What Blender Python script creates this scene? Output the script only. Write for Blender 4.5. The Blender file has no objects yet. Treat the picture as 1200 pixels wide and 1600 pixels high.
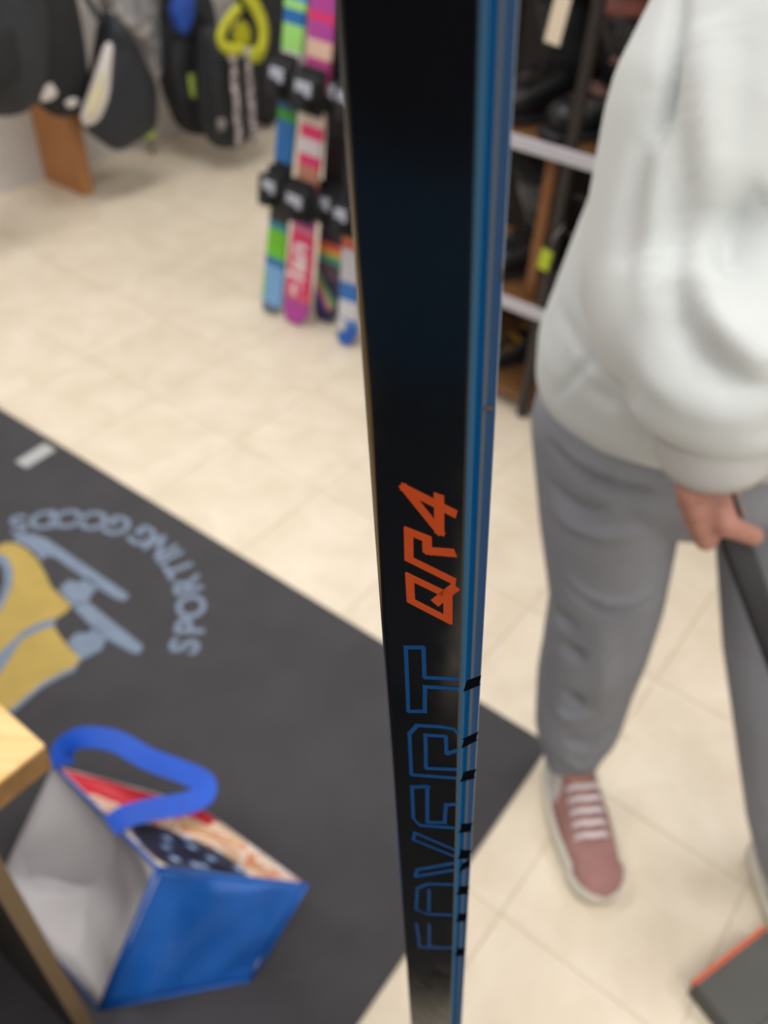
import bpy, bmesh, math, random
import numpy as np
from mathutils import Vector, Matrix, noise as mnoise
from mathutils.bvhtree import BVHTree
random.seed(7)

# ------------------------------------------------------------------ camera
F_PX, PITCH, ROLL, CAM_H = 1336.9, math.radians(42.565), math.radians(-3.4025), 1.431
sc = bpy.context.scene
C = sc.collection
_f0 = Vector((0, math.cos(PITCH), -math.sin(PITCH)))
_r0 = Vector((1, 0, 0))
_d0 = _f0.cross(_r0)
CR = math.cos(ROLL) * _r0 + math.sin(ROLL) * _d0       # image right
CD = -math.sin(ROLL) * _r0 + math.cos(ROLL) * _d0      # image down
CF = _f0
EYE = Vector((0, 0, CAM_H))
cd = bpy.data.cameras.new('camera')
cam = bpy.data.objects.new('camera', cd)
C.objects.link(cam)
m = Matrix((CR, -CD, -CF)).transposed().to_4x4()
m.translation = EYE
cam.matrix_world = m
cd.sensor_fit = 'VERTICAL'
cd.sensor_height = 36.0
cd.lens = F_PX / 1600 * 36.0
cd.clip_start = 0.01
cd.dof.use_dof = True
cd.dof.focus_distance = 0.275
cd.dof.aperture_fstop = (cd.lens / 1000) / 0.0036
sc.camera = cam

# ------------------------------------------------------------------ world, lights, exposure
wd = bpy.data.worlds.new('world')
sc.world = wd
wd.use_nodes = True
wd.node_tree.nodes['Background'].inputs[0].default_value = (0.9, 0.93, 1.0, 1)
wd.node_tree.nodes['Background'].inputs[1].default_value = 0.25
sc.view_settings.view_transform = 'Standard'
sc.view_settings.look = 'None'
sc.view_settings.gamma = 1.0
sc.view_settings.use_curve_mapping = False
sc.view_settings.exposure = 0.0

YAW = -0.618
A = Vector((math.cos(YAW), math.sin(YAW), 0))          # floor tile axes
B = Vector((-math.sin(YAW), math.cos(YAW), 0))
ZUP = Vector((0, 0, 1))
def W(a, b, z=0.0):
    return A * a + B * b + ZUP * z
CEIL = 2.75
LAMPS = [(-1.9, 1.6), (-1.9, -0.4), (0.0, 2.35), (0.2, 0.45), (0.2, -1.5), (2.0, 1.6), (2.0, -0.4)]
for i, (la, lb) in enumerate(LAMPS):
    l = bpy.data.lights.new('ceiling_tube_light', 'AREA')
    l.shape = 'RECTANGLE'; l.size = 1.2; l.size_y = 0.55
    l.energy = {2: 31, 0: 29, 3: 14}.get(i, 23); l.color = (1.0, 0.985, 0.955)
    lo = bpy.data.objects.new('ceiling_tube_light', l)
    C.objects.link(lo)
    lo.location = W(la, lb, CEIL - 0.075); lo.rotation_euler = (0, 0, YAW + math.pi / 2)

def ray(px, py):
    return CR * ((px - 600) / F_PX) + CD * ((py - 800) / F_PX) + CF
def at_z(px, py, z=0.0):
    r = ray(px, py); return EYE + r * ((z - CAM_H) / r.z)
def at_y(px, py, y):
    r = ray(px, py); return EYE + r * (y / r.y)
def at_a(px, py, a):
    r = ray(px, py); return EYE + r * (a / r.dot(A))
def at_b(px, py, b):
    r = ray(px, py); return EYE + r * (b / r.dot(B))

# ------------------------------------------------------------------ materials
def s2l(c):
    return tuple(((v / 255) / 12.92 if v / 255 <= 0.04045 else ((v / 255 + 0.055) / 1.055) ** 2.4) for v in c)
MATS = {}
def mat(name, col, rough=0.6, var=0.0, scale=20.0, col2=None, metal=0.0, bump=0.0, bscale=60.0, spec=0.5, coat=0.0, sheen=0.0, trans=0.0, emit=None):
    if name in MATS: return MATS[name]
    mt = bpy.data.materials.new(name); mt.use_nodes = True
    nt = mt.node_tree; bs = nt.nodes['Principled BSDF']
    c1 = s2l(col)
    bs.inputs['Base Color'].default_value = (*c1, 1)
    bs.inputs['Roughness'].default_value = rough
    bs.inputs['Metallic'].default_value = metal
    bs.inputs['Specular IOR Level'].default_value = spec
    bs.inputs['Coat Weight'].default_value = coat
    bs.inputs['Coat Roughness'].default_value = 0.04
    bs.inputs['Sheen Weight'].default_value = sheen
    bs.inputs['Transmission Weight'].default_value = trans
    if emit:
        bs.inputs['Emission Color'].default_value = (*s2l(col), 1)
        bs.inputs['Emission Strength'].default_value = emit
    tc = nt.nodes.new('ShaderNodeTexCoord')
    if var > 0 or col2:
        n = nt.nodes.new('ShaderNodeTexNoise'); n.inputs['Scale'].default_value = scale
        n.inputs['Detail'].default_value = 4
        nt.links.new(tc.outputs['Object'], n.inputs['Vector'])
        r = nt.nodes.new('ShaderNodeValToRGB')
        a, b = (c1, s2l(col2)) if col2 else (tuple(v * (1 - var) for v in c1), tuple(min(1, v * (1 + var)) for v in c1))
        r.color_ramp.elements[0].color = (*a, 1); r.color_ramp.elements[0].position = 0.38
        r.color_ramp.elements[1].color = (*b, 1); r.color_ramp.elements[1].position = 0.62
        nt.links.new(n.outputs['Fac'], r.inputs['Fac'])
        nt.links.new(r.outputs['Color'], bs.inputs['Base Color'])
    if bump > 0:
        n2 = nt.nodes.new('ShaderNodeTexNoise'); n2.inputs['Scale'].default_value = bscale
        n2.inputs['Detail'].default_value = 3
        nt.links.new(tc.outputs['Object'], n2.inputs['Vector'])
        bp = nt.nodes.new('ShaderNodeBump'); bp.inputs['Strength'].default_value = bump
        bp.inputs['Distance'].default_value = 0.01
        nt.links.new(n2.outputs['Fac'], bp.inputs['Height'])
        nt.links.new(bp.outputs['Normal'], bs.inputs['Normal'])
    MATS[name] = mt
    return mt

def ramp_mat(name, axis, stops, rough=0.35, coat=0.0, interp='CONSTANT', spec=0.5):
    """colour bands along an object axis: stops = [(pos01, rgb)], position in metres is mapped by (lo, hi)"""
    lo, hi, st = stops
    mt = bpy.data.materials.new(name); mt.use_nodes = True
    nt = mt.node_tree; bs = nt.nodes['Principled BSDF']
    bs.inputs['Roughness'].default_value = rough; bs.inputs['Coat Weight'].default_value = coat
    bs.inputs['Specular IOR Level'].default_value = spec
    tc = nt.nodes.new('ShaderNodeTexCoord'); sx = nt.nodes.new('ShaderNodeSeparateXYZ')
    nt.links.new(tc.outputs['Object'], sx.inputs[0])
    mr = nt.nodes.new('ShaderNodeMapRange')
    mr.inputs['From Min'].default_value = lo; mr.inputs['From Max'].default_value = hi
    nt.links.new(sx.outputs['XYZ'.index(axis)], mr.inputs['Value'])
    cr = nt.nodes.new('ShaderNodeValToRGB'); cr.color_ramp.interpolation = interp
    el = cr.color_ramp.elements
    while len(el) < len(st): el.new(0.5)
    for e, (p, c) in zip(el, st):
        e.position = p; e.color = (*s2l(c), 1)
    nt.links.new(mr.outputs[0], cr.inputs[0]); nt.links.new(cr.outputs[0], bs.inputs['Base Color'])
    return mt

# ------------------------------------------------------------------ object helpers
def link(name, me, material=None, parent=None, smooth=False, mw=None):
    o = bpy.data.objects.new(name, me); C.objects.link(o)
    if material is not None and len(me.materials) == 0: me.materials.append(material)
    if smooth:
        for p in me.polygons: p.use_smooth = True
    if parent is not None:
        o.parent = parent
        o.matrix_parent_inverse = parent.matrix_world.inverted() if mw == 'world' else Matrix()
    return o
def finish(name, bm, material, parent=None, smooth=False, world=True):
    """bmesh in world coordinates (or parent-local if world False) -> one mesh object"""
    bmesh.ops.recalc_face_normals(bm, faces=bm.faces[:])
    me = bpy.data.meshes.new(name); bm.to_mesh(me); bm.free()
    return link(name, me, material, parent, smooth, 'world' if (world and parent is not None) else None)
def empty(name, loc=(0, 0, 0), rz=0.0):
    o = bpy.data.objects.new(name, None); C.objects.link(o); o.empty_display_size = 0.05
    o.matrix_world = Matrix.Translation(Vector(loc)) @ Matrix.Rotation(rz, 4, 'Z')
    return o
def tag(o, label, cat, group=None, kind=None):
    if label: o['label'] = label
    if cat: o['category'] = cat
    if group: o['group'] = group
    if kind: o['kind'] = kind
    return o
def struct(o, label=None):
    o['kind'] = 'structure'
    if label: o['label'] = label; 
    return o
def box(bm, c, dx, dy, dz, ax=None, bevel=0.0, seg=2):
    """box centred at c, full sizes along axes ax (3 vectors)"""
    ax = ax or (Vector((1, 0, 0)), Vector((0, 1, 0)), ZUP)
    g = bmesh.ops.create_cube(bm, size=1.0)['verts']
    for v in g:
        v.co = Vector(c) + ax[0] * (v.co.x * dx) + ax[1] * (v.co.y * dy) + ax[2] * (v.co.z * dz)
    if bevel > 0:
        es = list({e for v in g for e in v.link_edges})
        bmesh.ops.bevel(bm, geom=es, offset=bevel, segments=seg, affect='EDGES', profile=0.5)
TAX = (A, B, ZUP)
def frame_of(t, hint=None):
    t = t.normalized()
    h = hint if hint is not None else (ZUP if abs(t.z) < 0.9 else Vector((1, 0, 0)))
    u = h.cross(t)
    if u.length < 1e-5: u = Vector((0, 1, 0)).cross(t)
    u.normalize()
    return u, t.cross(u).normalized()
def loft(bm, rings, cap=True, n=24, power=2.0):
    """rings: (centre, vecA, vecB) half axes, superellipse sections"""
    prev = None; first = None
    for c, va, vb in rings:
        vs = []
        for k in range(n):
            th = 2 * math.pi * k / n
            cx, sx = math.cos(th), math.sin(th)
            x = math.copysign(abs(cx) ** (2 / power), cx); y = math.copysign(abs(sx) ** (2 / power), sx)
            vs.append(bm.verts.new(Vector(c) + Vector(va) * x + Vector(vb) * y))
        if prev:
            for k in range(n):
                bm.faces.new((prev[k], prev[(k + 1) % n], vs[(k + 1) % n], vs[k]))
        else: first = vs
        prev = vs
    if cap:
        bm.faces.new(list(reversed(first))); bm.faces.new(prev)
def tube(bm, pts, r, n=10, cap=True, hint=None):
    pts = [Vector(p) for p in pts]
    rings = []
    for i, p in enumerate(pts):
        t = (pts[min(i + 1, len(pts) - 1)] - pts[max(i - 1, 0)])
        u, v = frame_of(t, hint)
        rr = r[i] if isinstance(r, (list, tuple)) else r
        rings.append((p, u * rr, v * rr))
    loft(bm, rings, cap, n)
def capsule(bm, p0, r0, p1, r1, n=14):
    p0, p1 = Vector(p0), Vector(p1)
    t = p1 - p0
    L = t.length
    if L < 1e-6: t = ZUP.copy()
    t = t.normalized(); u, v = frame_of(t)
    rings = []
    for k in range(0, 5):
        th = math.pi / 2 * (1 - k / 4.0)
        rings.append((p0 - t * (r0 * math.sin(th)), u * max(r0 * math.cos(th), r0 * 0.02), v * max(r0 * math.cos(th), r0 * 0.02)))
    for k in range(0, 5):
        th = math.pi / 2 * (k / 4.0)
        rings.append((p1 + t * (r1 * math.sin(th)), u * max(r1 * math.cos(th), r1 * 0.02), v * max(r1 * math.cos(th), r1 * 0.02)))
    loft(bm, rings, True, n)
def chain(bm, pts, rs, n=14):
    for i in range(len(pts) - 1): capsule(bm, pts[i], rs[i], pts[i + 1], rs[i + 1], n)
def remesh(o, voxel, smooth=6, fac=0.5):
    r = o.modifiers.new('remesh', 'REMESH'); r.mode = 'VOXEL'; r.voxel_size = voxel; r.use_smooth_shade = True
    if smooth:
        s = o.modifiers.new('smooth', 'SMOOTH'); s.iterations = smooth; s.factor = fac
    return o
def fuse(name, bm, material, parent, voxel, smooth, folds=()):
    """union of the overlapping solids in bm as one smooth skin, then cloth folds pressed into it.
    folds: (points of a line on the surface as image-ray samples or 3-D points, height, width)"""
    tmp = finish('tmp', bm, material, None, True)
    remesh(tmp, voxel, smooth)
    dgl = bpy.context.evaluated_depsgraph_get(); dgl.update()
    me = bpy.data.meshes.new_from_object(tmp.evaluated_get(dgl))
    bpy.data.objects.remove(tmp)
    n = len(me.vertices); co = np.empty(n * 3); me.vertices.foreach_get('co', co); co = co.reshape(-1, 3)
    if folds:
        nr = np.empty(n * 3); me.vertices.foreach_get('normal', nr); nr = nr.reshape(-1, 3)
        bvh = BVHTree.FromPolygons([Vector(c) for c in co], [list(p.vertices) for p in me.polygons])
        dsp = np.zeros(n)
        for pts, amp, w in folds:
            line = []
            for p in catmull([Vector((x, y, 0)) for x, y in pts], 8):
                hit = bvh.ray_cast(EYE, ray(p.x, p.y).normalized())[0]
                if hit is not None: line.append(hit)
            if len(line) < 2: continue
            P_ = np.array([list(q) for q in line]); k = len(P_)
            taper = np.clip(np.sin(np.pi * (np.arange(k) + 0.5) / k), 0.0, 1.0) ** 1.2
            D = np.sqrt(((co[:, None, :] - P_[None]) ** 2).sum(-1)) if n * k < 4e6 else None
            if D is None:
                D = np.concatenate([np.sqrt(((c_[:, None, :] - P_[None]) ** 2).sum(-1)) for c_ in np.array_split(co, 12)])
            ix = D.argmin(1); d_ = D[np.arange(n), ix]
            dsp += amp * taper[ix] * np.exp(-(d_ / w) ** 2)
        co = co + nr * dsp[:, None]
        me.vertices.foreach_set('co', co.ravel()); me.update()
    me.name = name
    if len(me.materials) == 0: me.materials.append(material)
    return link(name, me, material, parent, True, 'world')
def catmull(pts, k=6):
    pts = [Vector(p) for p in pts]; out = []
    for i in range(len(pts) - 1):
        p0 = pts[max(i - 1, 0)]; p1 = pts[i]; p2 = pts[i + 1]; p3 = pts[min(i + 2, len(pts) - 1)]
        for j in range(k):
            t = j / k
            out.append(0.5 * ((2 * p1) + (p2 - p0) * t + (2 * p0 - 5 * p1 + 4 * p2 - p3) * t * t + (3 * p1 - p0 - 3 * p2 + p3) * t ** 3))
    out.append(pts[-1]); return out
def ribbon(bm, pts, width_dir, half, thick):
    """flat band along pts; width_dir vector or function(i,t)"""
    pts = [Vector(p) for p in pts]; rings = []
    for i, p in enumerate(pts):
        t = (pts[min(i + 1, len(pts) - 1)] - pts[max(i - 1, 0)]).normalized()
        wdir = width_dir(i, t) if callable(width_dir) else Vector(width_dir)
        wdir = (wdir - t * wdir.dot(t)).normalized()
        nrm = t.cross(wdir).normalized()
        rings.append([p + wdir * half + nrm * thick, p - wdir * half + nrm * thick, p - wdir * half - nrm * thick, p + wdir * half - nrm * thick])
    prev = None
    for rg in rings:
        vs = [bm.verts.new(q) for q in rg]
        if prev:
            for k in range(4): bm.faces.new((prev[k], prev[(k + 1) % 4], vs[(k + 1) % 4], vs[k]))
        else: bm.faces.new(list(reversed(vs)))
        prev = vs
    bm.faces.new(prev)
def resample(pts, n):
    L = [0.0]
    for i in range(len(pts)): L.append(L[-1] + (pts[(i + 1) % len(pts)] - pts[i]).length)
    out = []
    for k in range(n):
        s = L[-1] * k / n
        for i in range(len(pts)):
            if L[i] <= s <= L[i + 1]:
                f = (s - L[i]) / max(L[i + 1] - L[i], 1e-9)
                out.append(pts[i].lerp(pts[(i + 1) % len(pts)], f)); break
    return out
def soft_slab(bm, outline, nrm, thick, n=40, round_it=2):
    """closed outline (world points, roughly planar) puffed into a cushion-like solid of real thickness"""
    pts = resample([Vector(p) for p in outline], n)
    for _ in range(round_it):
        pts = [(pts[i - 1] + pts[i] * 2 + pts[(i + 1) % n]) / 4 for i in range(n)]
    c = sum(pts, Vector()) / n
    nrm = Vector(nrm).normalized()
    prof = [(0.55, -0.5), (0.86, -0.44), (0.97, -0.25), (1.0, 0.0), (0.97, 0.25), (0.86, 0.42), (0.55, 0.5), (0.2, 0.53)]
    prev = None; first = None
    for s, h in prof:
        vs = [bm.verts.new(c + (p - c) * s + nrm * (h * thick)) for p in pts]
        if prev:
            for k in range(n): bm.faces.new((prev[k], prev[(k + 1) % n], vs[(k + 1) % n], vs[k]))
        else: first = vs
        prev = vs
    bm.faces.new(list(reversed(first))); bm.faces.new(prev)
def plate(bm, pts, thick, nrm=ZUP):
    lo = [bm.verts.new(Vector(p)) for p in pts]; hi = [bm.verts.new(Vector(p) + Vector(nrm) * thick) for p in pts]
    bm.faces.new(hi); bm.faces.new(list(reversed(lo)))
    k = len(pts)
    for i in range(k): bm.faces.new((lo[i], lo[(i + 1) % k], hi[(i + 1) % k], hi[i]))

# ------------------------------------------------------------------ setting: room shell
WA, WB, WA2, WB2 = -3.197, 3.55, 3.1, -2.6      # left wall a, far wall b, right wall a, near wall b
M_wall = mat('wall_paint', (206, 202, 200), 0.85, 0.03, 3)
M_ceil = mat('ceiling_board', (225, 222, 215), 0.9, 0.03, 6)
def slab(name, a0, a1, b0, b1, z0, z1, m_):
    bm = bmesh.new()
    box(bm, W((a0 + a1) / 2, (b0 + b1) / 2, (z0 + z1) / 2), a1 - a0, b1 - b0, z1 - z0, TAX)
    return struct(finish(name, bm, m_))
slab('wall_left', WA - 0.12, WA, WB2, WB, 0, CEIL, M_wall)
slab('wall_back', WA - 0.12, WA2 + 0.12, WB, WB + 0.12, 0, CEIL, M_wall)
slab('wall_right', WA2, WA2 + 0.12, WB2, WB, 0, CEIL, M_wall)
slab('wall_front', WA - 0.12, WA2 + 0.12, WB2 - 0.12, WB2, 0, CEIL, M_wall)
slab('ceiling', WA - 0.12, WA2 + 0.12, WB2 - 0.12, WB + 0.12, CEIL, CEIL + 0.1, M_ceil)

# floor: grout bed, vinyl tiles one by one
M_grout = mat('floor_joint', (198, 185, 160), 0.9, 0.1, 30)
floor = slab('floor', WA - 0.12, WA2 + 0.12, WB2 - 0.12, WB + 0.12, -0.08, -0.0022, M_grout)
def tile_material():
    mt = bpy.data.materials.new('vinyl_tile'); mt.use_nodes = True
    nt = mt.node_tree; bs = nt.nodes['Principled BSDF']; N = nt.nodes; Lk = nt.links
    geo = N.new('ShaderNodeNewGeometry')
    def noise(scale, detail=4, rough=0.55, dist=0.0):
        n = N.new('ShaderNodeTexNoise'); n.inputs['Scale'].default_value = scale; n.inputs['Detail'].default_value = detail
        n.inputs['Roughness'].default_value = rough; n.inputs['Distortion'].default_value = dist
        Lk.new(geo.outputs['Position'], n.inputs['Vector']); return n
    def ramp(src, p0, c0, p1, c1):
        r = N.new('ShaderNodeValToRGB'); e = r.color_ramp.elements
        e[0].position = p0; e[0].color = (*c0, 1); e[1].position = p1; e[1].color = (*c1, 1)
        Lk.new(src, r.inputs['Fac']); return r
    def mix(kind, fac, a, b):
        x = N.new('ShaderNodeMix'); x.data_type = 'RGBA'; x.blend_type = kind
        if isinstance(fac, (int, float)): x.inputs[0].default_value = fac
        else: Lk.new(fac, x.inputs[0])
        Lk.new(a, x.inputs[6])
        if isinstance(b, tuple): x.inputs[7].default_value = (*b, 1)
        else: Lk.new(b, x.inputs[7])
        return x.outputs[2]
    base = ramp(noise(9, 5, 0.6, 0.6).outputs['Fac'], 0.34, s2l((224, 211, 190)), 0.68, s2l((236, 225, 207)))
    ob = N.new('ShaderNodeObjectInfo')
    rv = ramp(ob.outputs['Random'], 0.0, (0.96, 0.955, 0.945), 1.0, (1, 1, 1))
    c = mix('MULTIPLY', 1.0, base.outputs[0], rv.outputs[0])
    stain = ramp(noise(13, 2, 0.5).outputs['Fac'], 0.68, (0, 0, 0), 0.76, (1, 1, 1))
    st2 = ramp(noise(2.3, 2, 0.5).outputs['Fac'], 0.45, (0, 0, 0), 0.6, (0.45, 0.45, 0.45))
    fm = mix('MULTIPLY', 1.0, stain.outputs[0], st2.outputs[0])
    c = mix('MIX', fm, c, s2l((172, 150, 112)))
    fine = ramp(noise(45, 2, 0.5).outputs['Fac'], 0.70, (0, 0, 0), 0.78, (0.35, 0.35, 0.35))
    c = mix('MIX', fine.outputs[0], c, s2l((176, 158, 128)))
    Lk.new(c, bs.inputs['Base Color'])
    rr = ramp(noise(6, 3).outputs['Fac'], 0.3, (0.32,) * 3, 0.7, (0.5,) * 3)
    Lk.new(rr.outputs[0], bs.inputs['Roughness'])
    return mt
M_tile = tile_material()
T = 0.305
o0 = Vector((0.2307, 0.5988, 0))                     # a tile corner on the floor
def tile_mesh():
    bm = bmesh.new(); h = T / 2 - 0.0009
    vs = []
    for z, hh in ((-0.0026, h), (-0.0006, h), (0.0, h - 0.0008)):
        vs.append([bm.verts.new((x * hh, y * hh, z)) for x, y in ((-1, -1), (1, -1), (1, 1), (-1, 1))])
    for k in range(2):
        for i in range(4): bm.faces.new((vs[k][i], vs[k][(i + 1) % 4], vs[k + 1][(i + 1) % 4], vs[k + 1][i]))
    bm.faces.new(vs[2])
    me = bpy.data.meshes.new('tile'); bm.to_mesh(me); bm.free(); me.materials.append(M_tile); return me
tm = tile_mesh()
tiles = []
oa, ob_ = o0.dot(A), o0.dot(B)
for i in range(-14, 12):
    for j in range(-12, 12):
        ca, cb = oa + (i + 0.5) * T, ob_ + (j + 0.5) * T
        if ca - T / 2 < WA - T * 0.6 or ca + T / 2 > WA2 + T * 0.6 or cb - T / 2 < WB2 - T * 0.6 or cb + T / 2 > WB + T * 0.6: continue
        p = W(ca, cb, 0); q = p - EYE; dz = q.dot(CF)
        vis = False
        if dz > 0.2:
            x, y = 600 + F_PX * q.dot(CR) / dz, 800 + F_PX * q.dot(CD) / dz
            vis = -160 < x < 1360 and -80 < y < 1800
        tiles.append((not vis, dz, p))
tiles.sort(key=lambda t: (t[0], t[1]))
rest = bmesh.new()
for k, (hid, dz, p) in enumerate(tiles):
    jz = random.uniform(-0.0004, 0.0)
    if k < 290 and not hid:
        o = link('tile', tm, None, floor)
        o.location = p + ZUP * jz; o.rotation_euler = (0, 0, YAW)
    else:
        h = T / 2 - 0.0009
        plate(rest, [p + A * (x * h) + B * (y * h) + ZUP * (-0.0026) for x, y in ((-1, -1), (1, -1), (1, 1), (-1, 1))], 0.0024)
r_o = finish('tile_field', rest, M_tile, floor, world=False); r_o['kind'] = 'stuff'

# ceiling lamps (housings over the tube lights)
M_lampw = mat('lamp_housing', (235, 235, 232), 0.5)
for i, (la, lb) in enumerate(LAMPS):
    bm = bmesh.new(); box(bm, W(la, lb, CEIL - 0.03), 0.62, 1.28, 0.06, TAX, 0.006)
    finish('lamp_housing', bm, M_lampw, bpy.data.objects['ceiling'])

# ------------------------------------------------------------------ hockey stick in the foreground
SD = Vector((0.0876789, 0.018891, -0.99596965)); SU = Vector((0.87872961, -0.47239393, 0.06839772)); SN = Vector((0.46919792, 0.88118506, 0.05801907))
SC = Vector((-0.00124559, 0.17695448, 0.00324672)) + EYE
SW, ST, SR, SRL = 0.0303, 0.0160, 0.0015, 0.0040      # right and left corner radii
stick = empty('hockey_stick')
sm = Matrix((SU, SN, -SD)).transposed().to_4x4(); sm.translation = SC
stick.matrix_world = sm
tag(stick, 'glossy black hockey stick with blue sides and orange QR4 lettering, held upright close up', 'hockey stick')
def stick_mat():
    mt = bpy.data.materials.new('stick_paint'); mt.use_nodes = True
    nt = mt.node_tree; bs = nt.nodes['Principled BSDF']; N = nt.nodes; Lk = nt.links
    tc = N.new('ShaderNodeTexCoord'); sx = N.new('ShaderNodeSeparateXYZ'); Lk.new(tc.outputs['Object'], sx.inputs[0])
    mr = N.new('ShaderNodeMapRange'); mr.inputs['From Min'].default_value = -ST / 2; mr.inputs['From Max'].default_value = ST / 2
    Lk.new(sx.outputs['Y'], mr.inputs['Value'])
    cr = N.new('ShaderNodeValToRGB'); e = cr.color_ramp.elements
    stops = [(0.0, (54, 88, 116)), (0.12, (48, 84, 114)), (0.16, (10, 64, 108)), (0.36, (10, 60, 104)), (0.42, (80, 86, 94)), (0.50, (80, 86, 94)), (0.57, (44, 70, 102)), (0.86, (42, 64, 98)), (0.93, (138, 148, 160)), (1.0, (138, 148, 160))]  # last pale stops paint the highlight along the rounded back edge
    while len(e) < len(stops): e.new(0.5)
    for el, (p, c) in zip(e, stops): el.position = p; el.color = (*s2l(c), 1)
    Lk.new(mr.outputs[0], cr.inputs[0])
    gt = N.new('ShaderNodeMath'); gt.operation = 'GREATER_THAN'; gt.inputs[1].default_value = SW / 2 - 0.0008
    ab = N.new('ShaderNodeMath'); ab.operation = 'ABSOLUTE'; Lk.new(sx.outputs['X'], ab.inputs[0]); Lk.new(sx.outputs['X'], gt.inputs[0])
    mx = N.new('ShaderNodeMix'); mx.data_type = 'RGBA'; Lk.new(gt.outputs[0], mx.inputs[0])
    ns = N.new('ShaderNodeTexNoise'); ns.inputs['Scale'].default_value = 90; ns.inputs['Detail'].default_value = 6; ns.inputs['Roughness'].default_value = 0.7
    Lk.new(tc.outputs['Object'], ns.inputs['Vector'])
    mx.inputs[6].default_value = (*s2l((12, 15, 19)), 1); Lk.new(cr.outputs[0], mx.inputs[7])
    Lk.new(mx.outputs[2], bs.inputs['Base Color'])
    rr = N.new('ShaderNodeMapRange'); rr.inputs['From Min'].default_value = 0.3; rr.inputs['From Max'].default_value = 0.75
    rr.inputs['To Min'].default_value = 0.10; rr.inputs['To Max'].default_value = 0.22
    Lk.new(ns.outputs['Fac'], rr.inputs['Value']); Lk.new(rr.outputs[0], bs.inputs['Roughness'])
    sp = N.new('ShaderNodeMapRange'); sp.inputs['To Min'].default_value = 0.42; sp.inputs['To Max'].default_value = 0.0
    Lk.new(gt.outputs[0], sp.inputs['Value']); Lk.new(sp.outputs[0], bs.inputs['Specular IOR Level'])
    return mt
M_stick = stick_mat()
def rounded_section():
    out = []
    for cx, cy, a0 in ((1, -1, -90), (1, 1, 0), (-1, 1, 90), (-1, -1, 180)):
        r_ = SR if cx > 0 else SRL
        for k in range(7):
            th = math.radians(a0 + 90 * k / 6)
            hw = SW / 2 if cx > 0 else SW / 2 + 0.0013
            out.append((cx * (hw - r_) + r_ * math.cos(th), cy * (ST / 2 - r_) + r_ * math.sin(th)))
    return out
bm = bmesh.new(); prev = None; first = None
STOP = 0.26
zf = -(CAM_H + SC.z - EYE.z) / 0.99597 + 0.075          # heel height above the floor
for z in [STOP, STOP - 0.02] + [STOP - 0.02 - (STOP - 0.02 - zf) * k / 24 for k in range(1, 25)]:
    vs = [bm.verts.new((x, y, z)) for x, y in rounded_section()]
    if prev:
        for k in range(len(vs)): bm.faces.new((prev[k], prev[(k + 1) % len(vs)], vs[(k + 1) % len(vs)], vs[k]))
    else: first = vs
    prev = vs
bm.faces.new(first); bm.faces.new(list(reversed(prev)))
shaft = finish('shaft', bm, M_stick, stick, True, world=False)
# butt cap and blade (outside the frame)
bm = bmesh.new(); box(bm, (0, 0, STOP + 0.01), SW + 0.002, ST + 0.002, 0.03, None, 0.004)
finish('butt_cap', bm, mat('rubber_black', (20, 20, 22), 0.7), stick, world=False)
bm = bmesh.new()
prev = None
for k in range(13):
    u = k / 12
    cpt = Vector((0.30 * u, 0.02 * u * u, zf - 0.03 + 0.006 * u * u))
    hh = 0.036 * (1 - 0.25 * u) if k < 12 else 0.018
    vs = [bm.verts.new(cpt + Vector((0, dx, dz))) for dx, dz in ((-0.006, -hh), (0.006, -hh), (0.006, hh), (-0.006, hh))]
    if prev:
        for q in range(4): bm.faces.new((prev[q], prev[(q + 1) % 4], vs[(q + 1) % 4], vs[q]))
    else: bm.faces.new(list(reversed(vs)))
    prev = vs
bm.faces.new(prev)
finish('blade', bm, mat('blade_black', (24, 25, 28), 0.4), stick, world=False)
QR4 = [[(10.62, -156.92), (-3.73, -154.31), (6.79, -165.79), (6.68, -153.3)], [(10.6, -172.44), (2.9, -175.38), (2.87, -170.54), (-2.99, -170.43), (-3.19, -181.84), (10.8, -183.69)], [(-3.23, -189.64), (9.63, -191.03), (9.71, -202.15), (-3.08, -200.35), (-3.23, -189.64)], [(5.8, -195.91), (11.5, -186.74)]]
COVERT = [[(15.59, -229.12), (1.15, -237.29), (0.99, -221.06), (-5.65, -225.19), (-5.75, -262.4), (0.97, -257.49), (1.27, -242.47), (15.71, -234.55)], [(15.08, -262.57), (12.56, -260.05), (7.55, -262.24), (-2.34, -268.91), (-5.74, -277.05), (-5.69, -306.45), (15.37, -291.59)], [(15.0, -271.83), (9.67, -278.31), (9.35, -267.04), (1.03, -272.66), (1.01, -295.94), (15.77, -285.26)], [(1.99, -308.82), (-5.64, -315.89), (-5.69, -342.17), (-2.67, -345.48), (15.51, -330.88)], [(1.41, -309.33), (1.08, -339.2), (9.14, -331.68), (9.63, -316.34), (15.17, -311.18)], [(16.76, -350.74), (-5.28, -354.91), (-6.15, -362.35), (15.56, -356.88)], [(16.32, -362.5), (-4.77, -390.69), (-6.07, -399.63), (15.76, -369.3)], [(16.01, -384.33), (0.24, -400.49), (-5.2, -411.8), (-6.37, -437.99), (-0.16, -435.74), (16.57, -418.47)], [(1.3, -405.75), (0.83, -430.73)], [(-6.51, -455.9), (-5.39, -483.94)], [(0.91, -447.19), (0.63, -476.6)], [(-5.86, -486.6), (1.89, -476.83), (15.67, -459.94)]]
SIDE = [[(-5.0, -236.19), (6.95, -247.74)], [(-7.0, -268.72), (7.47, -283.9)], [(-4.93, -294.67), (7.04, -310.84)], [(-8.63, -329.77), (7.53, -357.04)], [(-7.53, -354.62), (7.45, -383.46)], [(-3.47, -375.39), (7.93, -391.88)], [(-6.3, -393.75), (9.06, -425.05)], [(-6.86, -423.32), (7.53, -455.73)], [(-6.33, -469.19), (7.34, -503.2)]]
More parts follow.
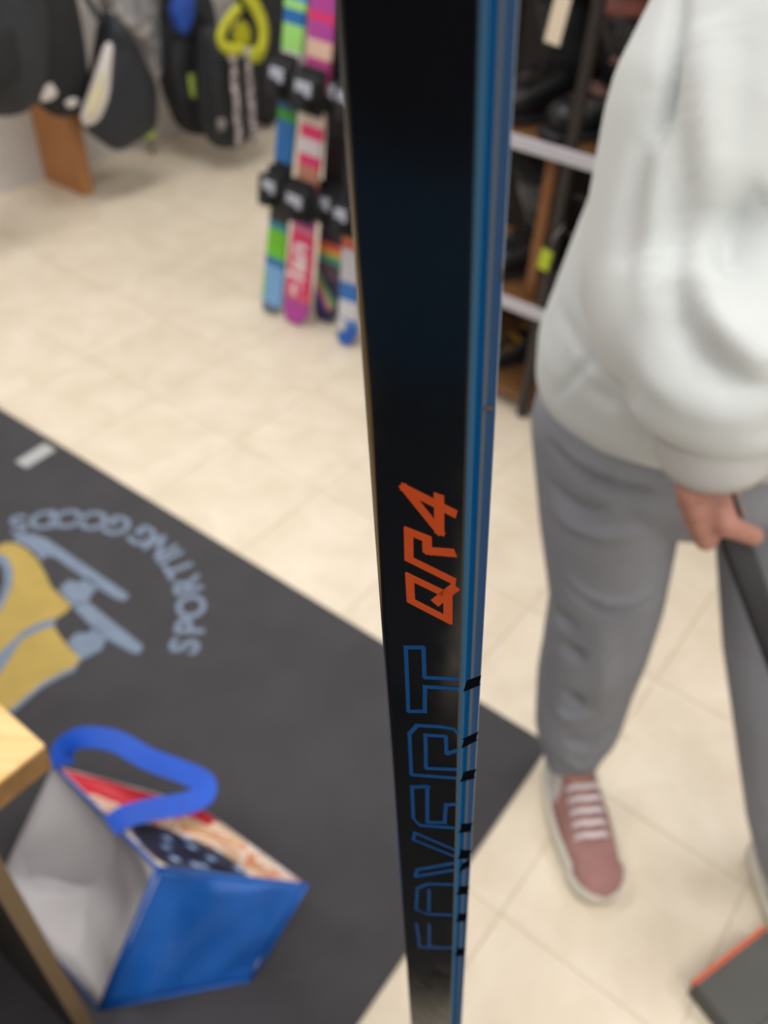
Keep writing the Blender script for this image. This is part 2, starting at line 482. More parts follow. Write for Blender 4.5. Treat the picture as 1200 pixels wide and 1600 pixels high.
def strokes(bm, lines, half, to3, step=0.0009):
    """flat printed strokes, 0.12 mm thick, laid on the rounded section"""
    lift = 0
    for L in lines:
        L = [Vector((x / 1000, y / 1000)) for x, y in L]
        for p, q in zip(L, L[1:]):
            lift = (lift + 1) % 4; hh = 0.00010 + 0.00003 * lift
            d = (q - p).normalized(); nn = Vector((-d.y, d.x)) * half
            p, q = p - d * half * 0.85, q + d * half * 0.85
            n = max(1, int((q - p).length / step)); prev = None
            for k in range(n + 1):
                c = p.lerp(q, k / n); ring = []
                for a, h in ((1, 0.0), (1, hh), (-1, hh), (-1, 0.0)):
                    ring.append(bm.verts.new(to3(c + nn * a, h)))
                if prev:
                    for e in range(4): bm.faces.new((prev[e], prev[(e + 1) % 4], ring[(e + 1) % 4], ring[e]))
                else: bm.faces.new(ring)
                prev = ring
            bm.faces.new(list(reversed(prev)))
def on_round(x, half_w, half_t):
    """height of the rounded section above the centre plane at offset x"""
    o_ = abs(x) - (half_w - SR)
    if o_ <= 0: return half_t
    o_ = min(o_, SR * 0.97)
    return half_t - SR + math.sqrt(SR * SR - o_ * o_)
def cl(x, lim): return max(-lim, min(lim, x))
face3 = lambda v, h: Vector((cl(v.x, SW / 2 - 0.0006), -on_round(v.x, SW / 2, ST / 2) - h, v.y))
side3 = lambda v, h: Vector((on_round(v.x, ST / 2, SW / 2) + h, cl(v.x, ST / 2 - 0.0006), v.y))
bm = bmesh.new(); strokes(bm, QR4, 0.0015, face3)
o = finish('lettering', bm, mat('print_orange', (190, 74, 30), 0.4, spec=0.2), stick, world=False); o['label'] = 'orange QR4 lettering'
bm = bmesh.new(); strokes(bm, [[(min(x, 14.6), y) for x, y in L] for L in COVERT], 0.00078, face3)
o = finish('lettering', bm, mat('print_blue', (16, 74, 134), 0.4, spec=0.1), stick, world=False); o['label'] = 'blue outlined COVERT lettering'
bm = bmesh.new(); strokes(bm, SIDE, 0.0020, side3)
o = finish('side_marking', bm, mat('print_black', (9, 11, 16), 0.6, spec=0.0), stick, world=False); o['label'] = 'black letter ends crossing the blue side'
for L in ([(-0.5, -126.0), (4.2, -129.5)], [(5.0, -90.5), (6.2, -95.0)]):
    bm = bmesh.new(); strokes(bm, [L], 0.0006, side3)
    o = finish('chip', bm, mat('chip_dark', (40, 38, 40), 0.6), stick, world=False); o['label'] = 'dark chip in the blue paint'

# ------------------------------------------------------------------ floor mat with printed skate emblem
mu = Vector((-0.828, 0.561, 0)); mv = Vector((-0.539, -0.842, 0)); mc = Vector((0.344, 0.922, 0))
matt = empty('floor_mat', mc)
tag(matt, 'large dark grey rubber floor mat printed with yellow skates emblem', 'floor mat')
M_mat = mat('mat_rubber', (62, 61, 66), 0.75, 0.08, 8, bump=0.25, bscale=900)
bm = bmesh.new()
mm_ = Matrix.Identity(3)
mu = mu.normalized(); mv = (mv - mu * mv.dot(mu)).normalized()
box(bm, mc + mu * 1.1 + mv * 1.2 + ZUP * 0.0025, 2.2, 2.4, 0.004, (mu, mv, ZUP), 0.0015)
finish('mat_sheet', bm, M_mat, matt)
LOGO = {'boot': [[(-0.904, 1.355), (-0.878, 1.361), (-0.868, 1.372), (-0.843, 1.371), (-0.814, 1.356), (-0.78, 1.326), (-0.746, 1.283), (-0.72, 1.244), (-0.689, 1.219), (-0.662, 1.197), (-0.664, 1.182), (-0.676, 1.164), (-0.709, 1.144), (-0.736, 1.12), (-0.751, 1.088), (-0.766, 1.06), (-0.796, 1.006), (-0.849, 1.054)],
 [(-0.681, 1.138), (-0.659, 1.112), (-0.628, 1.081), (-0.599, 1.057), (-0.605, 1.035), (-0.629, 1.018), (-0.658, 0.991), (-0.678, 0.955), (-0.697, 0.929), (-0.728, 0.894), (-0.781, 0.928), (-0.747, 1.009), (-0.739, 1.057), (-0.736, 1.095), (-0.71, 1.122)]],
 'blue': [[(-0.898, 1.339), (-0.868, 1.335), (-0.847, 1.328), (-0.821, 1.29), (-0.806, 1.241), (-0.804, 1.198), (-0.806, 1.168), (-0.824, 1.121)],
 [(-0.857, 1.383), (-0.845, 1.403), (-0.816, 1.405), (-0.777, 1.39), (-0.674, 1.321), (-0.546, 1.235), (-0.552, 1.217), (-0.572, 1.222), (-0.621, 1.252), (-0.686, 1.297), (-0.74, 1.334), (-0.763, 1.34), (-0.766, 1.32), (-0.792, 1.348), (-0.823, 1.369)],
 [(-0.702, 1.24), (-0.691, 1.268), (-0.664, 1.263), (-0.651, 1.281), (-0.619, 1.252), (-0.629, 1.23), (-0.628, 1.206), (-0.659, 1.195)],
 [(-0.662, 1.197), (-0.629, 1.209), (-0.552, 1.151), (-0.482, 1.099), (-0.484, 1.079), (-0.499, 1.08), (-0.566, 1.114), (-0.603, 1.143)],
 [(-0.639, 1.097), (-0.628, 1.122), (-0.602, 1.124), (-0.597, 1.143), (-0.563, 1.113), (-0.564, 1.083), (-0.597, 1.053)],
 [(-0.599, 1.057), (-0.602, 1.026), (-0.626, 1.008), (-0.654, 0.981), (-0.675, 0.945), (-0.69, 0.92), (-0.698, 0.925), (-0.679, 0.957), (-0.658, 0.992), (-0.63, 1.019), (-0.606, 1.037)],
 [(-0.783, 1.038), (-0.766, 1.06), (-0.752, 1.091), (-0.737, 1.122), (-0.71, 1.147), (-0.681, 1.158), (-0.679, 1.139), (-0.71, 1.12), (-0.735, 1.093), (-0.739, 1.055), (-0.747, 1.008), (-0.764, 0.988)]],
 'dark': [[(-0.89, 1.316), (-0.858, 1.309), (-0.841, 1.288), (-0.826, 1.251), (-0.819, 1.203), (-0.835, 1.16)]],
 'tag': [[(-0.949, 1.66), (-0.901, 1.741), (-0.863, 1.716), (-0.912, 1.637)]]}
M_ylw = mat('print_yellow', (186, 160, 84), 0.7, 0.05, 20)
M_pbl = mat('print_slate_blue', (122, 138, 162), 0.7, 0.05, 20)
M_lab = mat('label_grey', (176, 178, 180), 0.6)
zt = 0.0045
for key, mt_, h, nm in (('boot', M_ylw, 0.0006, 'skate_boot_print'), ('blue', M_pbl, 0.0008, 'skate_blade_print'), ('dark', M_mat, 0.0010, 'skate_opening_print'), ('tag', M_lab, 0.0008, 'care_label')):
    for L in LOGO[key]:
        bm = bmesh.new(); plate(bm, [(x, y, zt) for x, y in L], h)
        finish(nm, bm, mt_, matt)
dg = bpy.context.evaluated_depsgraph_get()
def glyph(ch, size, bold=0.0):
    cu = bpy.data.curves.new('glyph', 'FONT'); cu.body = ch; cu.size = size; cu.align_x = 'CENTER'; cu.offset = bold; cu.extrude = 0.0004
    t = bpy.data.objects.new('glyph', cu); C.objects.link(t)
    dgl = bpy.context.evaluated_depsgraph_get(); dgl.update()
    me = bpy.data.meshes.new_from_object(t.evaluated_get(dgl))
    bpy.data.objects.remove(t); return me
ac, ar = Vector((-0.726, 1.134, 0)), 0.331
text = 'SPORTING GOODS'
angs = [-5, 4, 14, 25, 35, 42.5, 50, 60, None, 73, 84, 94.5, 104.5, 114]
for ch, an in zip(text, angs):
    if an is None: continue
    me = glyph(ch, 0.086, 0.0022)
    o = link('letter', me, M_pbl, matt)
    th = math.radians(an)
    rad = Vector((math.cos(th), math.sin(th), 0))
    # letter tops point to the emblem centre, reading counter-clockwise
    up = -rad; right = Vector((-math.sin(th), math.cos(th), 0))
    right = up.cross(ZUP)
    mw = Matrix((right, up, ZUP)).transposed().to_4x4()
    mw.translation = ac + rad * (ar + 0.028) + ZUP * (zt + 0.0004)
    o.matrix_parent_inverse = matt.matrix_world.inverted(); o.matrix_basis = mw

# ------------------------------------------------------------------ wooden table with dark end panel (lower left)
TC = at_z(70, 1163, 0.70)
ta, tb = TC.dot(A), TC.dot(B)
table = empty('wooden_table', W(ta - 0.5, tb - 0.3, 0))
tag(table, 'pale wooden table top on dark laminate end panel, left of blue tote bag', 'table')
def wood_mat(name, c1, c2, axis_scale=(3, 40, 40), rough=0.5):
    mt = bpy.data.materials.new(name); mt.use_nodes = True
    nt = mt.node_tree; bs = nt.nodes['Principled BSDF']
    tc = nt.nodes.new('ShaderNodeTexCoord'); mp = nt.nodes.new('ShaderNodeMapping'); mp.inputs['Scale'].default_value = axis_scale
    mp.inputs['Rotation'].default_value = (0, 0, -YAW)
    nt.links.new(tc.outputs['Object'], mp.inputs['Vector'])
    n = nt.nodes.new('ShaderNodeTexNoise'); n.inputs['Scale'].default_value = 1.5; n.inputs['Detail'].default_value = 6; n.inputs['Distortion'].default_value = 0.8
    nt.links.new(mp.outputs[0], n.inputs['Vector'])
    r = nt.nodes.new('ShaderNodeValToRGB'); e = r.color_ramp.elements
    e[0].position = 0.3; e[0].color = (*s2l(c1), 1); e[1].position = 0.7; e[1].color = (*s2l(c2), 1)
    nt.links.new(n.outputs['Fac'], r.inputs['Fac']); nt.links.new(r.outputs[0], bs.inputs['Base Color'])
    bs.inputs['Roughness'].default_value = rough
    return mt
M_pine = wood_mat('pine_top', (222, 176, 110), (240, 204, 146))
M_edgew = wood_mat('wood_edge', (122, 88, 46), (150, 112, 62))
M_dark = mat('dark_laminate', (40, 35, 28), 0.6, 0.12, 12)
bm = bmesh.new(); box(bm, W(ta - 0.55, tb - 0.31, 0.697), 1.1, 0.62, 0.006, TAX, 0.002)
finish('table_top', bm, M_pine, table)
bm = bmesh.new(); box(bm, W(ta - 0.55, tb - 0.31, 0.6775), 1.1, 0.62, 0.033, TAX, 0.0015)
finish('top_edge', bm, M_edgew, table)
bm = bmesh.new(); box(bm, W(ta - 0.50, tb - 0.089, 0.333), 1.0, 0.018, 0.655, TAX)
finish('panel', bm, M_dark, table)
bm = bmesh.new(); box(bm, W(ta + 0.001, tb - 0.089, 0.333), 0.002, 0.019, 0.655, TAX)
o = finish('edge_strip', bm, mat('edge_tan', (116, 96, 70), 0.55), table); o['label'] = 'tan edge strip of the dark panel'
for aa in (-0.03, -1.02):
    bm = bmesh.new(); box(bm, W(ta + aa - 0.03, tb - 0.56, 0.333), 0.06, 0.06, 0.655, TAX, 0.004)
    finish('leg', bm, M_dark, table)

# ------------------------------------------------------------------ blue printed tote bag
bD = at_z(155, 1576, 0.006); bC = at_z(392, 1530, 0.006)
bA = at_z(246, 1356, 0.17); bB = at_z(480, 1383, 0.15); bE = at_z(84, 1196, 0.14); bG = at_z(306, 1256, 0.12)
bDD = bD + (bE - bA); bDD.z = 0.006; bH = bC + (bG - bB); bH.z = 0.006
bag = empty('tote_bag', (bD + bC + bH + bDD) / 4 - ZUP * 0.001)
tag(bag, 'blue and white grocery tote bag with fruit print lying open on the mat', 'tote bag')
M_bag = mat('tote_blue', (22, 94, 182), 0.42, 0.14, 9, bump=0.35, bscale=14)
M_bagw = mat('tote_lining', (214, 210, 216), 0.5, 0.05, 6, bump=0.25, bscale=10)
M_hand = mat('handle_blue', (4, 84, 208), 0.5, 0.04, 30)
def print_mat():
    mt = bpy.data.materials.new('fruit_print'); mt.use_nodes = True
    nt = mt.node_tree; bs = nt.nodes['Principled BSDF']; N = nt.nodes; Lk = nt.links
    tc = N.new('ShaderNodeTexCoord'); uv = N.new('ShaderNodeUVMap')
    def ramp(src, stops, interp='LINEAR'):
        r = N.new('ShaderNodeValToRGB'); r.color_ramp.interpolation = interp; e = r.color_ramp.elements
        while len(e) < len(stops): e.new(0.5)
        for el, (p, c) in zip(e, stops): el.position = p; el.color = (*c, 1)
        Lk.new(src, r.inputs['Fac']); return r.outputs[0]
    n = N.new('ShaderNodeTexNoise'); n.inputs['Scale'].default_value = 4.2; n.inputs['Detail'].default_value = 2; n.inputs['Distortion'].default_value = 1.0
    Lk.new(uv.outputs[0], n.inputs['Vector'])
    base = ramp(n.outputs['Fac'], [(0.0, s2l((196, 160, 130))), (0.42, s2l((206, 172, 140))), (0.5, s2l((232, 222, 210))), (0.56, s2l((206, 120, 90))), (0.62, s2l((206, 176, 120)))])
    # strawberries along the far edge
    sx = N.new('ShaderNodeSeparateXYZ'); Lk.new(uv.outputs[0], sx.inputs[0])
    n2 = N.new('ShaderNodeTexNoise'); n2.inputs['Scale'].default_value = 5.5; n2.inputs['Detail'].default_value = 1
    Lk.new(uv.outputs[0], n2.inputs['Vector'])
    ad = N.new('ShaderNodeMath'); ad.operation = 'MULTIPLY_ADD'; ad.inputs[1].default_value = 0.55
    Lk.new(n2.outputs['Fac'], ad.inputs[0]); Lk.new(sx.outputs['Y'], ad.inputs[2])
    red = ramp(ad.outputs[0], [(0.97, (0, 0, 0)), (1.03, (1, 1, 1))])
    m1 = N.new('ShaderNodeMix'); m1.data_type = 'RGBA'; Lk.new(red, m1.inputs[0]); Lk.new(base, m1.inputs[6]); m1.inputs[7].default_value = (*s2l((204, 34, 52)), 1)
    # bowl of blueberries near the rim
    dist = N.new('ShaderNodeVectorMath'); dist.operation = 'DISTANCE'; Lk.new(uv.outputs[0], dist.inputs[0]); dist.inputs[1].default_value = (0.36, 0.20, 0)
    vo = N.new('ShaderNodeTexVoronoi'); vo.inputs['Scale'].default_value = 9.0; Lk.new(uv.outputs[0], vo.inputs['Vector'])
    berry = ramp(vo.outputs['Distance'], [(0.0, s2l((196, 214, 236))), (0.22, s2l((110, 138, 186))), (0.36, s2l((22, 26, 60))), (1.0, s2l((14, 16, 34)))])
    bf = ramp(dist.outputs['Value'], [(0.30, (1, 1, 1)), (0.34, (0, 0, 0))])
    m2 = N.new('ShaderNodeMix'); m2.data_type = 'RGBA'; Lk.new(bf, m2.inputs[0]); Lk.new(m1.outputs[2], m2.inputs[6]); Lk.new(berry, m2.inputs[7])
    Lk.new(m2.outputs[2], bs.inputs['Base Color'])
    bs.inputs['Roughness'].default_value = 0.4
    return mt
M_print = print_mat()
def panel_quad(name, p00, p10, p11, p01, material, parent, sag=0.0, thick=0.0012, wr=0.004, n=14, seed=0.0, inner=None):
    """four-cornered cloth panel with slight sag and wrinkles, given thickness"""
    bm = bmesh.new(); uvl = bm.loops.layers.uv.new('UVMap'); g = []
    nrm = (p10 - p00).cross(p01 - p00).normalized()
    for j in range(n + 1):
        row = []
        for i in range(n + 1):
            u, v = i / n, j / n
            p = (p00 * (1 - u) + p10 * u) * (1 - v) + (p01 * (1 - u) + p11 * u) * v
            e = 16 * u * (1 - u) * v * (1 - v)
            h = sag * e + wr * min(1, 2.2 * math.sqrt(max(e, 0))) * mnoise.noise(Vector((u * 4.5 + seed, v * 1.9 - seed, seed)))
            row.append(bm.verts.new(p + nrm * h))
        g.append(row)
    for j in range(n):
        for i in range(n):
            f = bm.faces.new((g[j][i], g[j][i + 1], g[j + 1][i + 1], g[j + 1][i]))
            for l, (a, b) in zip(f.loops, ((i, j), (i + 1, j), (i + 1, j + 1), (i, j + 1))): l[uvl].uv = (a / n, b / n)
    me = bpy.data.meshes.new(name); bm.to_mesh(me); bm.free()
    o = link(name, me, material, parent, True, 'world')
    me.materials.append(inner or M_bagw)
    so = o.modifiers.new('cloth', 'SOLIDIFY'); so.thickness = thick; so.offset = -1; so.material_offset = 1; so.material_offset_rim = 0
    return o
o = panel_quad('side_gusset', bD, bC, bB, bA, M_bag, bag, 0.010, wr=0.018, seed=1.3); o['label'] = 'blue side gusset'
o = panel_quad('printed_face', bA, bB, bG, bE, M_print, bag, -0.006, wr=0.005, seed=4.1); o['label'] = 'fruit printed face'
panel_quad('floor_face', bDD, bH, bC, bD, M_bag, bag, 0.0, wr=0.001, seed=2.2)
panel_quad('side_gusset', bH, bDD, bE, bG, M_bag, bag, -0.012, wr=0.010, seed=7.7)
panel_quad('bag_base', bC, bH, bG, bB, M_bag, bag, 0.004, wr=0.004, seed=3.3)
# white lining folded inside the mouth
o = panel_quad('lining', bD + ZUP * 0.004, bA + (bB - bA) * 0.03, bE + (bG - bE) * 0.03, bDD + ZUP * 0.004, M_bagw, bag, -0.075, wr=0.02, seed=9.2)
o['label'] = 'white lining sagging inside the open mouth'
for p, q in ((bA, bB), (bB, bC), (bA, bD), (bD, bC), (bE, bA), (bD, bDD)):
    bm = bmesh.new(); tube(bm, [p, p.lerp(q, 0.33), p.lerp(q, 0.66), q], 0.0032, 8)
    finish('piping', bm, M_bag, bag, True)
hp = [(100, 1196, .145), (98, 1170, .165), (128, 1152, .18), (180, 1158, .185), (232, 1186, .18), (285, 1206, .17), (318, 1222, .165), (318, 1242, .165), (288, 1256, .165), (240, 1264, .17), (195, 1276, .175), (172, 1292, .172)]
hpts = catmull([at_z(x, y, z) for x, y, z in hp], 5)
bm = bmesh.new()
view = (EYE - bA).normalized()
ribbon(bm, hpts, lambda i, t: t.cross(view + ZUP * 0.3), 0.0175, 0.0010)
finish('handle', bm, M_hand, bag, False)

# ------------------------------------------------------------------ flat box (lower right)
BH = 0.04
k0, k1, k2 = at_z(1083, 1533, BH), at_z(1203, 1440, BH), at_z(1143, 1600, BH)
ux = (k1 - k0).normalized(); vx = Vector((ux.y, -ux.x, 0)); bx = (ux, vx, ZUP)
sb = empty('flat_box', k0 + ux * 0.08 + vx * 0.11 - ZUP * BH)
tag(sb, 'flat dark grey box with orange edge lying on the tiles, lower right', 'box')
M_lid = mat('lid_grey', (84, 84, 82), 0.7, 0.05, 12)
M_lid2 = mat('lid_band_grey', (104, 105, 106), 0.7, 0.05, 12)
M_org = mat('box_orange', (222, 74, 38), 0.55, 0.05, 10)
def bpart(nm, t0, t1, m_, z0=0.001, z1=BH, l0=0.0, l1=0.16):
    bm = bmesh.new(); c_ = k0 + ux * ((l0 + l1) / 2) + vx * ((t0 + t1) / 2); c_.z = (z0 + z1) / 2
    box(bm, c_, l1 - l0, t1 - t0, z1 - z0, bx, 0.0012); return finish(nm, bm, m_, sb)
bpart('lid', 0.005, 0.095, M_lid)
bpart('lid_band', 0.0955, 0.125, M_lid2)
bpart('lid_print', 0.1255, 0.22, M_org)['label'] = 'orange red end of the box'
bpart('lid_trim', 0.0, 0.0048, mat('trim_orange', (206, 92, 58), 0.55), BH - 0.012, BH + 0.001)['label'] = 'orange strip along the far edge'

# ------------------------------------------------------------------ person in white sweatshirt
M_skin = mat('skin', (172, 122, 108), 0.55, 0.06, 25, bump=0.15, bscale=120)
M_sweat = mat('sweatshirt_white', (209, 215, 217), 0.85, 0.02, 6, bump=0.08, bscale=700, sheen=0.2)
M_pant = mat('trouser_grey', (138, 141, 150), 0.9, 0.05, 10, bump=0.1, bscale=600)
M_shoe = mat('shoe_pink_suede', (160, 118, 114), 0.85, 0.08, 30, bump=0.15, bscale=300)
M_sole = mat('shoe_sole', (212, 208, 196), 0.6, 0.03, 20)
M_lace = mat('shoe_lace', (222, 210, 216), 0.8)
M_hair = mat('hair_brown', (60, 42, 32), 0.6, 0.2, 40)
person = empty('person', (0.47, 0.86, 0))
tag(person, 'person in loose white sweatshirt, grey trousers and pink sneakers holding a black stick', 'person')
V = Vector
hipL, kneeL, ankL = V((0.30, 0.91, 0.80)), at_y(948, 930, 0.88), V((0.362, 0.86, 0.09))
hipR, kneeR, ankR = V((0.515, 0.91, 0.80)), at_y(1218, 1000, 0.82), at_z(1246, 1340, 0.09)
wristR = at_y(1106, 735, 0.665)
elbow = V((0.275, 0.80, 1.045)); sho = V((0.315, 0.90, 1.32))
# black stick held by the person
s0 = at_y(1112, 745, 0.655); s1 = at_y(1213, 1020, 0.60)
sdir = (s1 - s0).normalized()
top = s0 - sdir * 0.05; bot = s0 + sdir * ((s0.z - 0.012) / -sdir.z)
u_, v_ = frame_of(sdir, V((0, 1, 0)))
hs = empty('hockey_stick', bot)
tag(hs, 'plain black stick slanting down from the hand of the person in white', 'hockey stick')
bm = bmesh.new(); loft(bm, [(top, u_ * 0.0145, v_ * 0.010), (top.lerp(bot, 0.5), u_ * 0.0145, v_ * 0.010), (bot, u_ * 0.0145, v_ * 0.010)], True, 24, 5)
finish('shaft', bm, mat('stick_black', (26, 25, 28), 0.5), hs, True)
bm = bmesh.new(); loft(bm, [(top + sdir * 0.10, u_ * 0.0152, v_ * 0.0107), (top + sdir * 0.001 - sdir * 0.004, u_ * 0.0152, v_ * 0.0107)], True, 24, 5)
finish('grip_tape', bm, mat('grip_tape', (36, 35, 36), 0.9, bump=0.4, bscale=300), hs, True)

# body: one continuous surface
bm = bmesh.new()
pel = V((0.41, 0.93, 0.84)); chest = V((0.45, 0.95, 1.18)); neck = V((0.46, 0.95, 1.40)); head = V((0.455, 0.925, 1.545))
chain(bm, [pel, V((0.43, 0.94, 1.0)), chest, V((0.455, 0.95, 1.33))], [0.115, 0.105, 0.12, 0.07], 18)
capsule(bm, V((0.36, 0.92, 1.30)), 0.06, V((0.56, 0.96, 1.30)), 0.06)
chain(bm, [V((0.455, 0.95, 1.33)), neck, V((0.458, 0.935, 1.47))], [0.055, 0.05, 0.055])
capsule(bm, hipL + V((0.03, 0.01, -0.01)), 0.07, kneeL, 0.048); capsule(bm, kneeL, 0.046, ankL, 0.032)
capsule(bm, hipR + V((-0.02, 0.01, -0.01)), 0.07, kneeR, 0.048); capsule(bm, kneeR, 0.046, ankR, 0.032)
capsule(bm, ankL, 0.034, ankL + V((0.02, -0.14, -0.05)), 0.025); capsule(bm, ankR, 0.034, ankR + V((0.03, -0.14, -0.05)), 0.025)
# head: cranium, jaw, nose, ears
bmesh.ops.create_icosphere(bm, subdivisions=3, radius=1.0, matrix=Matrix.Translation(head + V((0, 0.012, 0.03))) @ Matrix.Diagonal((0.075, 0.092, 0.085, 1)))
bmesh.ops.create_icosphere(bm, subdivisions=3, radius=1.0, matrix=Matrix.Translation(head + V((0, -0.018, -0.035))) @ Matrix.Diagonal((0.058, 0.066, 0.075, 1)))
capsule(bm, head + V((0, -0.085, 0.012)), 0.009, head + V((0, -0.1, -0.022)), 0.013)
capsule(bm, head + V((-0.018, -0.078, -0.055)), 0.009, head + V((0.018, -0.078, -0.055)), 0.009)
for sx in (-1, 1): capsule(bm, head + V((sx * 0.078, 0.01, 0.02)), 0.012, head + V((sx * 0.074, 0.0, -0.02)), 0.009)
# arms
capsule(bm, sho, 0.05, elbow, 0.042); capsule(bm, elbow, 0.04, wristR, 0.026)
shoB, elbB, wrB = V((0.60, 0.96, 1.30)), V((0.70, 0.92, 1.05)), V((0.73, 0.83, 0.86))
capsule(bm, shoB, 0.05, elbB, 0.042); capsule(bm, elbB, 0.04, wrB, 0.026)
def grip_hand(bm, wrist, c, axis, back, thumb_dir, s=1.0):
    """closed fist round a shaft: axis = shaft direction (from little finger to index), back = from shaft to the back of the hand"""
    axis = axis.normalized(); back = (back - axis * back.dot(axis)).normalized(); sidev = axis.cross(back)
    pc = c + back * 0.026 * s
    for k, off in enumerate((-0.028, -0.010, 0.009, 0.027)):
        capsule(bm, wrist.lerp(pc, 0.25) + axis * off * 0.5 * s, 0.017 * s, pc + axis * off * s + sidev * 0.012 * s, 0.0125 * s)
    ln = (0.86, 1.0, 1.06, 0.98)
    for k, off in enumerate((-0.031, -0.0105, 0.0105, 0.031)):
        f = ln[k]; b = c + axis * off * s
        pts = [b + back * 0.024 * s + sidev * 0.016 * s, b + back * 0.012 * s * f + sidev * 0.031 * s * f, b - back * 0.016 * s * f + sidev * 0.026 * s * f, b - back * 0.026 * s * f + sidev * 0.004 * s]
        chain(bm, pts, [0.0105 * s, 0.0095 * s, 0.0088 * s, 0.0076 * s], 10)
    tb_ = c + back * 0.02 * s - sidev * 0.012 * s + axis * 0.012 * s
    chain(bm, [wrist.lerp(tb_, 0.45), tb_ + thumb_dir * 0.010 * s, tb_ + axis * 0.03 * s - back * 0.022 * s - sidev * 0.008 * s, tb_ + axis * 0.042 * s - back * 0.042 * s + sidev * 0.004 * s], [0.014 * s, 0.0125 * s, 0.0105 * s, 0.0085 * s], 10)
hc = s0 + sdir * 0.032
grip_hand(bm, wristR, hc, sdir, V((-0.72, -0.45, 0.35)), V((0, 0, 0)))
# relaxed other hand
for k, off in enumerate((-0.024, -0.008, 0.008, 0.024)):
    b = wrB + V((0.0, off, -0.07)); f = (0.85, 1.0, 1.05, 0.95)[3 - k]
    capsule(bm, wrB, 0.02, b, 0.012)
    chain(bm, [b, b + V((-0.004, -0.002, -0.035 * f)), b + V((-0.016, -0.002, -0.058 * f)), b + V((-0.03, -0.002, -0.07 * f))], [0.0095, 0.0088, 0.008, 0.0072], 10)
chain(bm, [wrB + V((0, -0.015, -0.02)), wrB + V((-0.01, -0.045, -0.05)), wrB + V((-0.018, -0.055, -0.085))], [0.014, 0.0105, 0.008], 10)
remesh(finish('body', bm, M_skin, person, True), 0.0042, 3)
for sx in (-1, 1):
    bm = bmesh.new(); bmesh.ops.create_icosphere(bm, subdivisions=2, radius=0.0115, matrix=Matrix.Translation(head + V((sx * 0.03, -0.071, 0.012))))
    finish('eye', bm, mat('eye_white', (225, 222, 216), 0.2), person, True)
bm = bmesh.new()
bmesh.ops.create_icosphere(bm, subdivisions=3, radius=1.0, matrix=Matrix.Translation(head + V((0, 0.026, 0.045))) @ Matrix.Diagonal((0.086, 0.098, 0.088, 1)))
chain(bm, [head + V((-0.07, 0.03, 0.03)), head + V((-0.08, 0.03, -0.08)), head + V((-0.075, 0.02, -0.2))], [0.03, 0.03, 0.02])
chain(bm, [head + V((0.07, 0.03, 0.03)), head + V((0.08, 0.03, -0.08)), head + V((0.075, 0.02, -0.2))], [0.03, 0.03, 0.02])
chain(bm, [head + V((0.0, 0.09, 0.03)), head + V((0.0, 0.09, -0.1)), head + V((0.0, 0.08, -0.2))], [0.05, 0.05, 0.03])
remesh(finish('hair', bm, M_hair, person, True), 0.006, 4)

# sweatshirt: torso, sleeves and gathered folds fused into one surface
bm = bmesh.new()
ex, ey = V((1, 0, 0)), V((0, 1, 0))
loft(bm, [(V((0.40, 0.92, 0.79)), ex * 0.205 + V((0, 0, -0.012)), ey * 0.135), (V((0.40, 0.92, 0.815)), ex * 0.218 + V((0, 0, -0.012)), ey * 0.148), (V((0.41, 0.925, 0.88)), ex * 0.232, ey * 0.165),
          (V((0.425, 0.935, 1.0)), ex * 0.225, ey * 0.162), (V((0.44, 0.945, 1.15)), ex * 0.21, ey * 0.15), (V((0.45, 0.95, 1.27)), ex * 0.20, ey * 0.13),
          (V((0.455, 0.952, 1.34)), ex * 0.15, ey * 0.10), (V((0.458, 0.952, 1.385)), ex * 0.075, ey * 0.075)], True, 36, 2.3)
capsule(bm, V((0.32, 0.92, 1.285)), 0.078, V((0.58, 0.96, 1.285)), 0.078, 20)
# near sleeve
wr = at_y(1122, 565, 0.705)
sl = [sho + V((0.01, 0.0, -0.02)), sho.lerp(elbow, 0.5) + V((-0.012, -0.005, 0)), elbow + V((0.008, 0.005, 0.0)), elbow.lerp(wr, 0.55), wr]
chain(bm, sl, [0.090, 0.100, 0.104, 0.100, 0.090], 28)
lipc = at_y(1122, 612, 0.692)
chain(bm, [wr, lipc + ZUP * 0.03], [0.088, 0.084], 28)
lip = [lipc + V((math.cos(q * math.pi / 8) * 0.062, math.sin(q * math.pi / 8) * 0.058, 0)) for q in range(17)]
chain(bm, lip, [0.030] * 17, 12)
# far sleeve
chain(bm, [shoB, shoB.lerp(elbB, 0.5), elbB, elbB.lerp(wrB, 0.7)], [0.09, 0.088, 0.085, 0.075], 20)
capsule(bm, elbB.lerp(wrB, 0.7), 0.06, elbB.lerp(wrB, 0.88), 0.045)
SWF = [([(1088, 395), (1105, 480), (1150, 545), (1215, 590)], 0.020, 0.018), ([(1058, 430), (1085, 530), (1140, 585), (1215, 612)], -0.018, 0.016),
       ([(985, 530), (1030, 600), (1110, 648), (1215, 660)], 0.010, 0.020), ([(1215, 310), (1165, 370), (1150, 440)], -0.030, 0.026),
       ([(1066, -40), (1050, 80), (1032, 180), (1020, 240)], -0.022, 0.009), ([(1030, 120), (1006, 230), (985, 340), (975, 420)], -0.014, 0.015),
       ([(1066, 60), (1062, 260), (1052, 440), (1062, 540)], -0.012, 0.016), ([(1035, 180), (1022, 330), (1016, 500)], 0.009, 0.018), ([(1110, 20), (1100, 180), (1100, 330)], 0.010, 0.022), ([(1160, 20), (1150, 150), (1140, 250)], -0.008, 0.018),
       ([(926, 560), (898, 588), (866, 622)], -0.006, 0.006), ([(915, 600), (945, 622), (965, 640)], -0.009, 0.009), ([(885, 520), (925, 570), (965, 610)], 0.006, 0.014), ([(868, 470), (905, 540), (960, 600), (1000, 640)], -0.008, 0.010)]
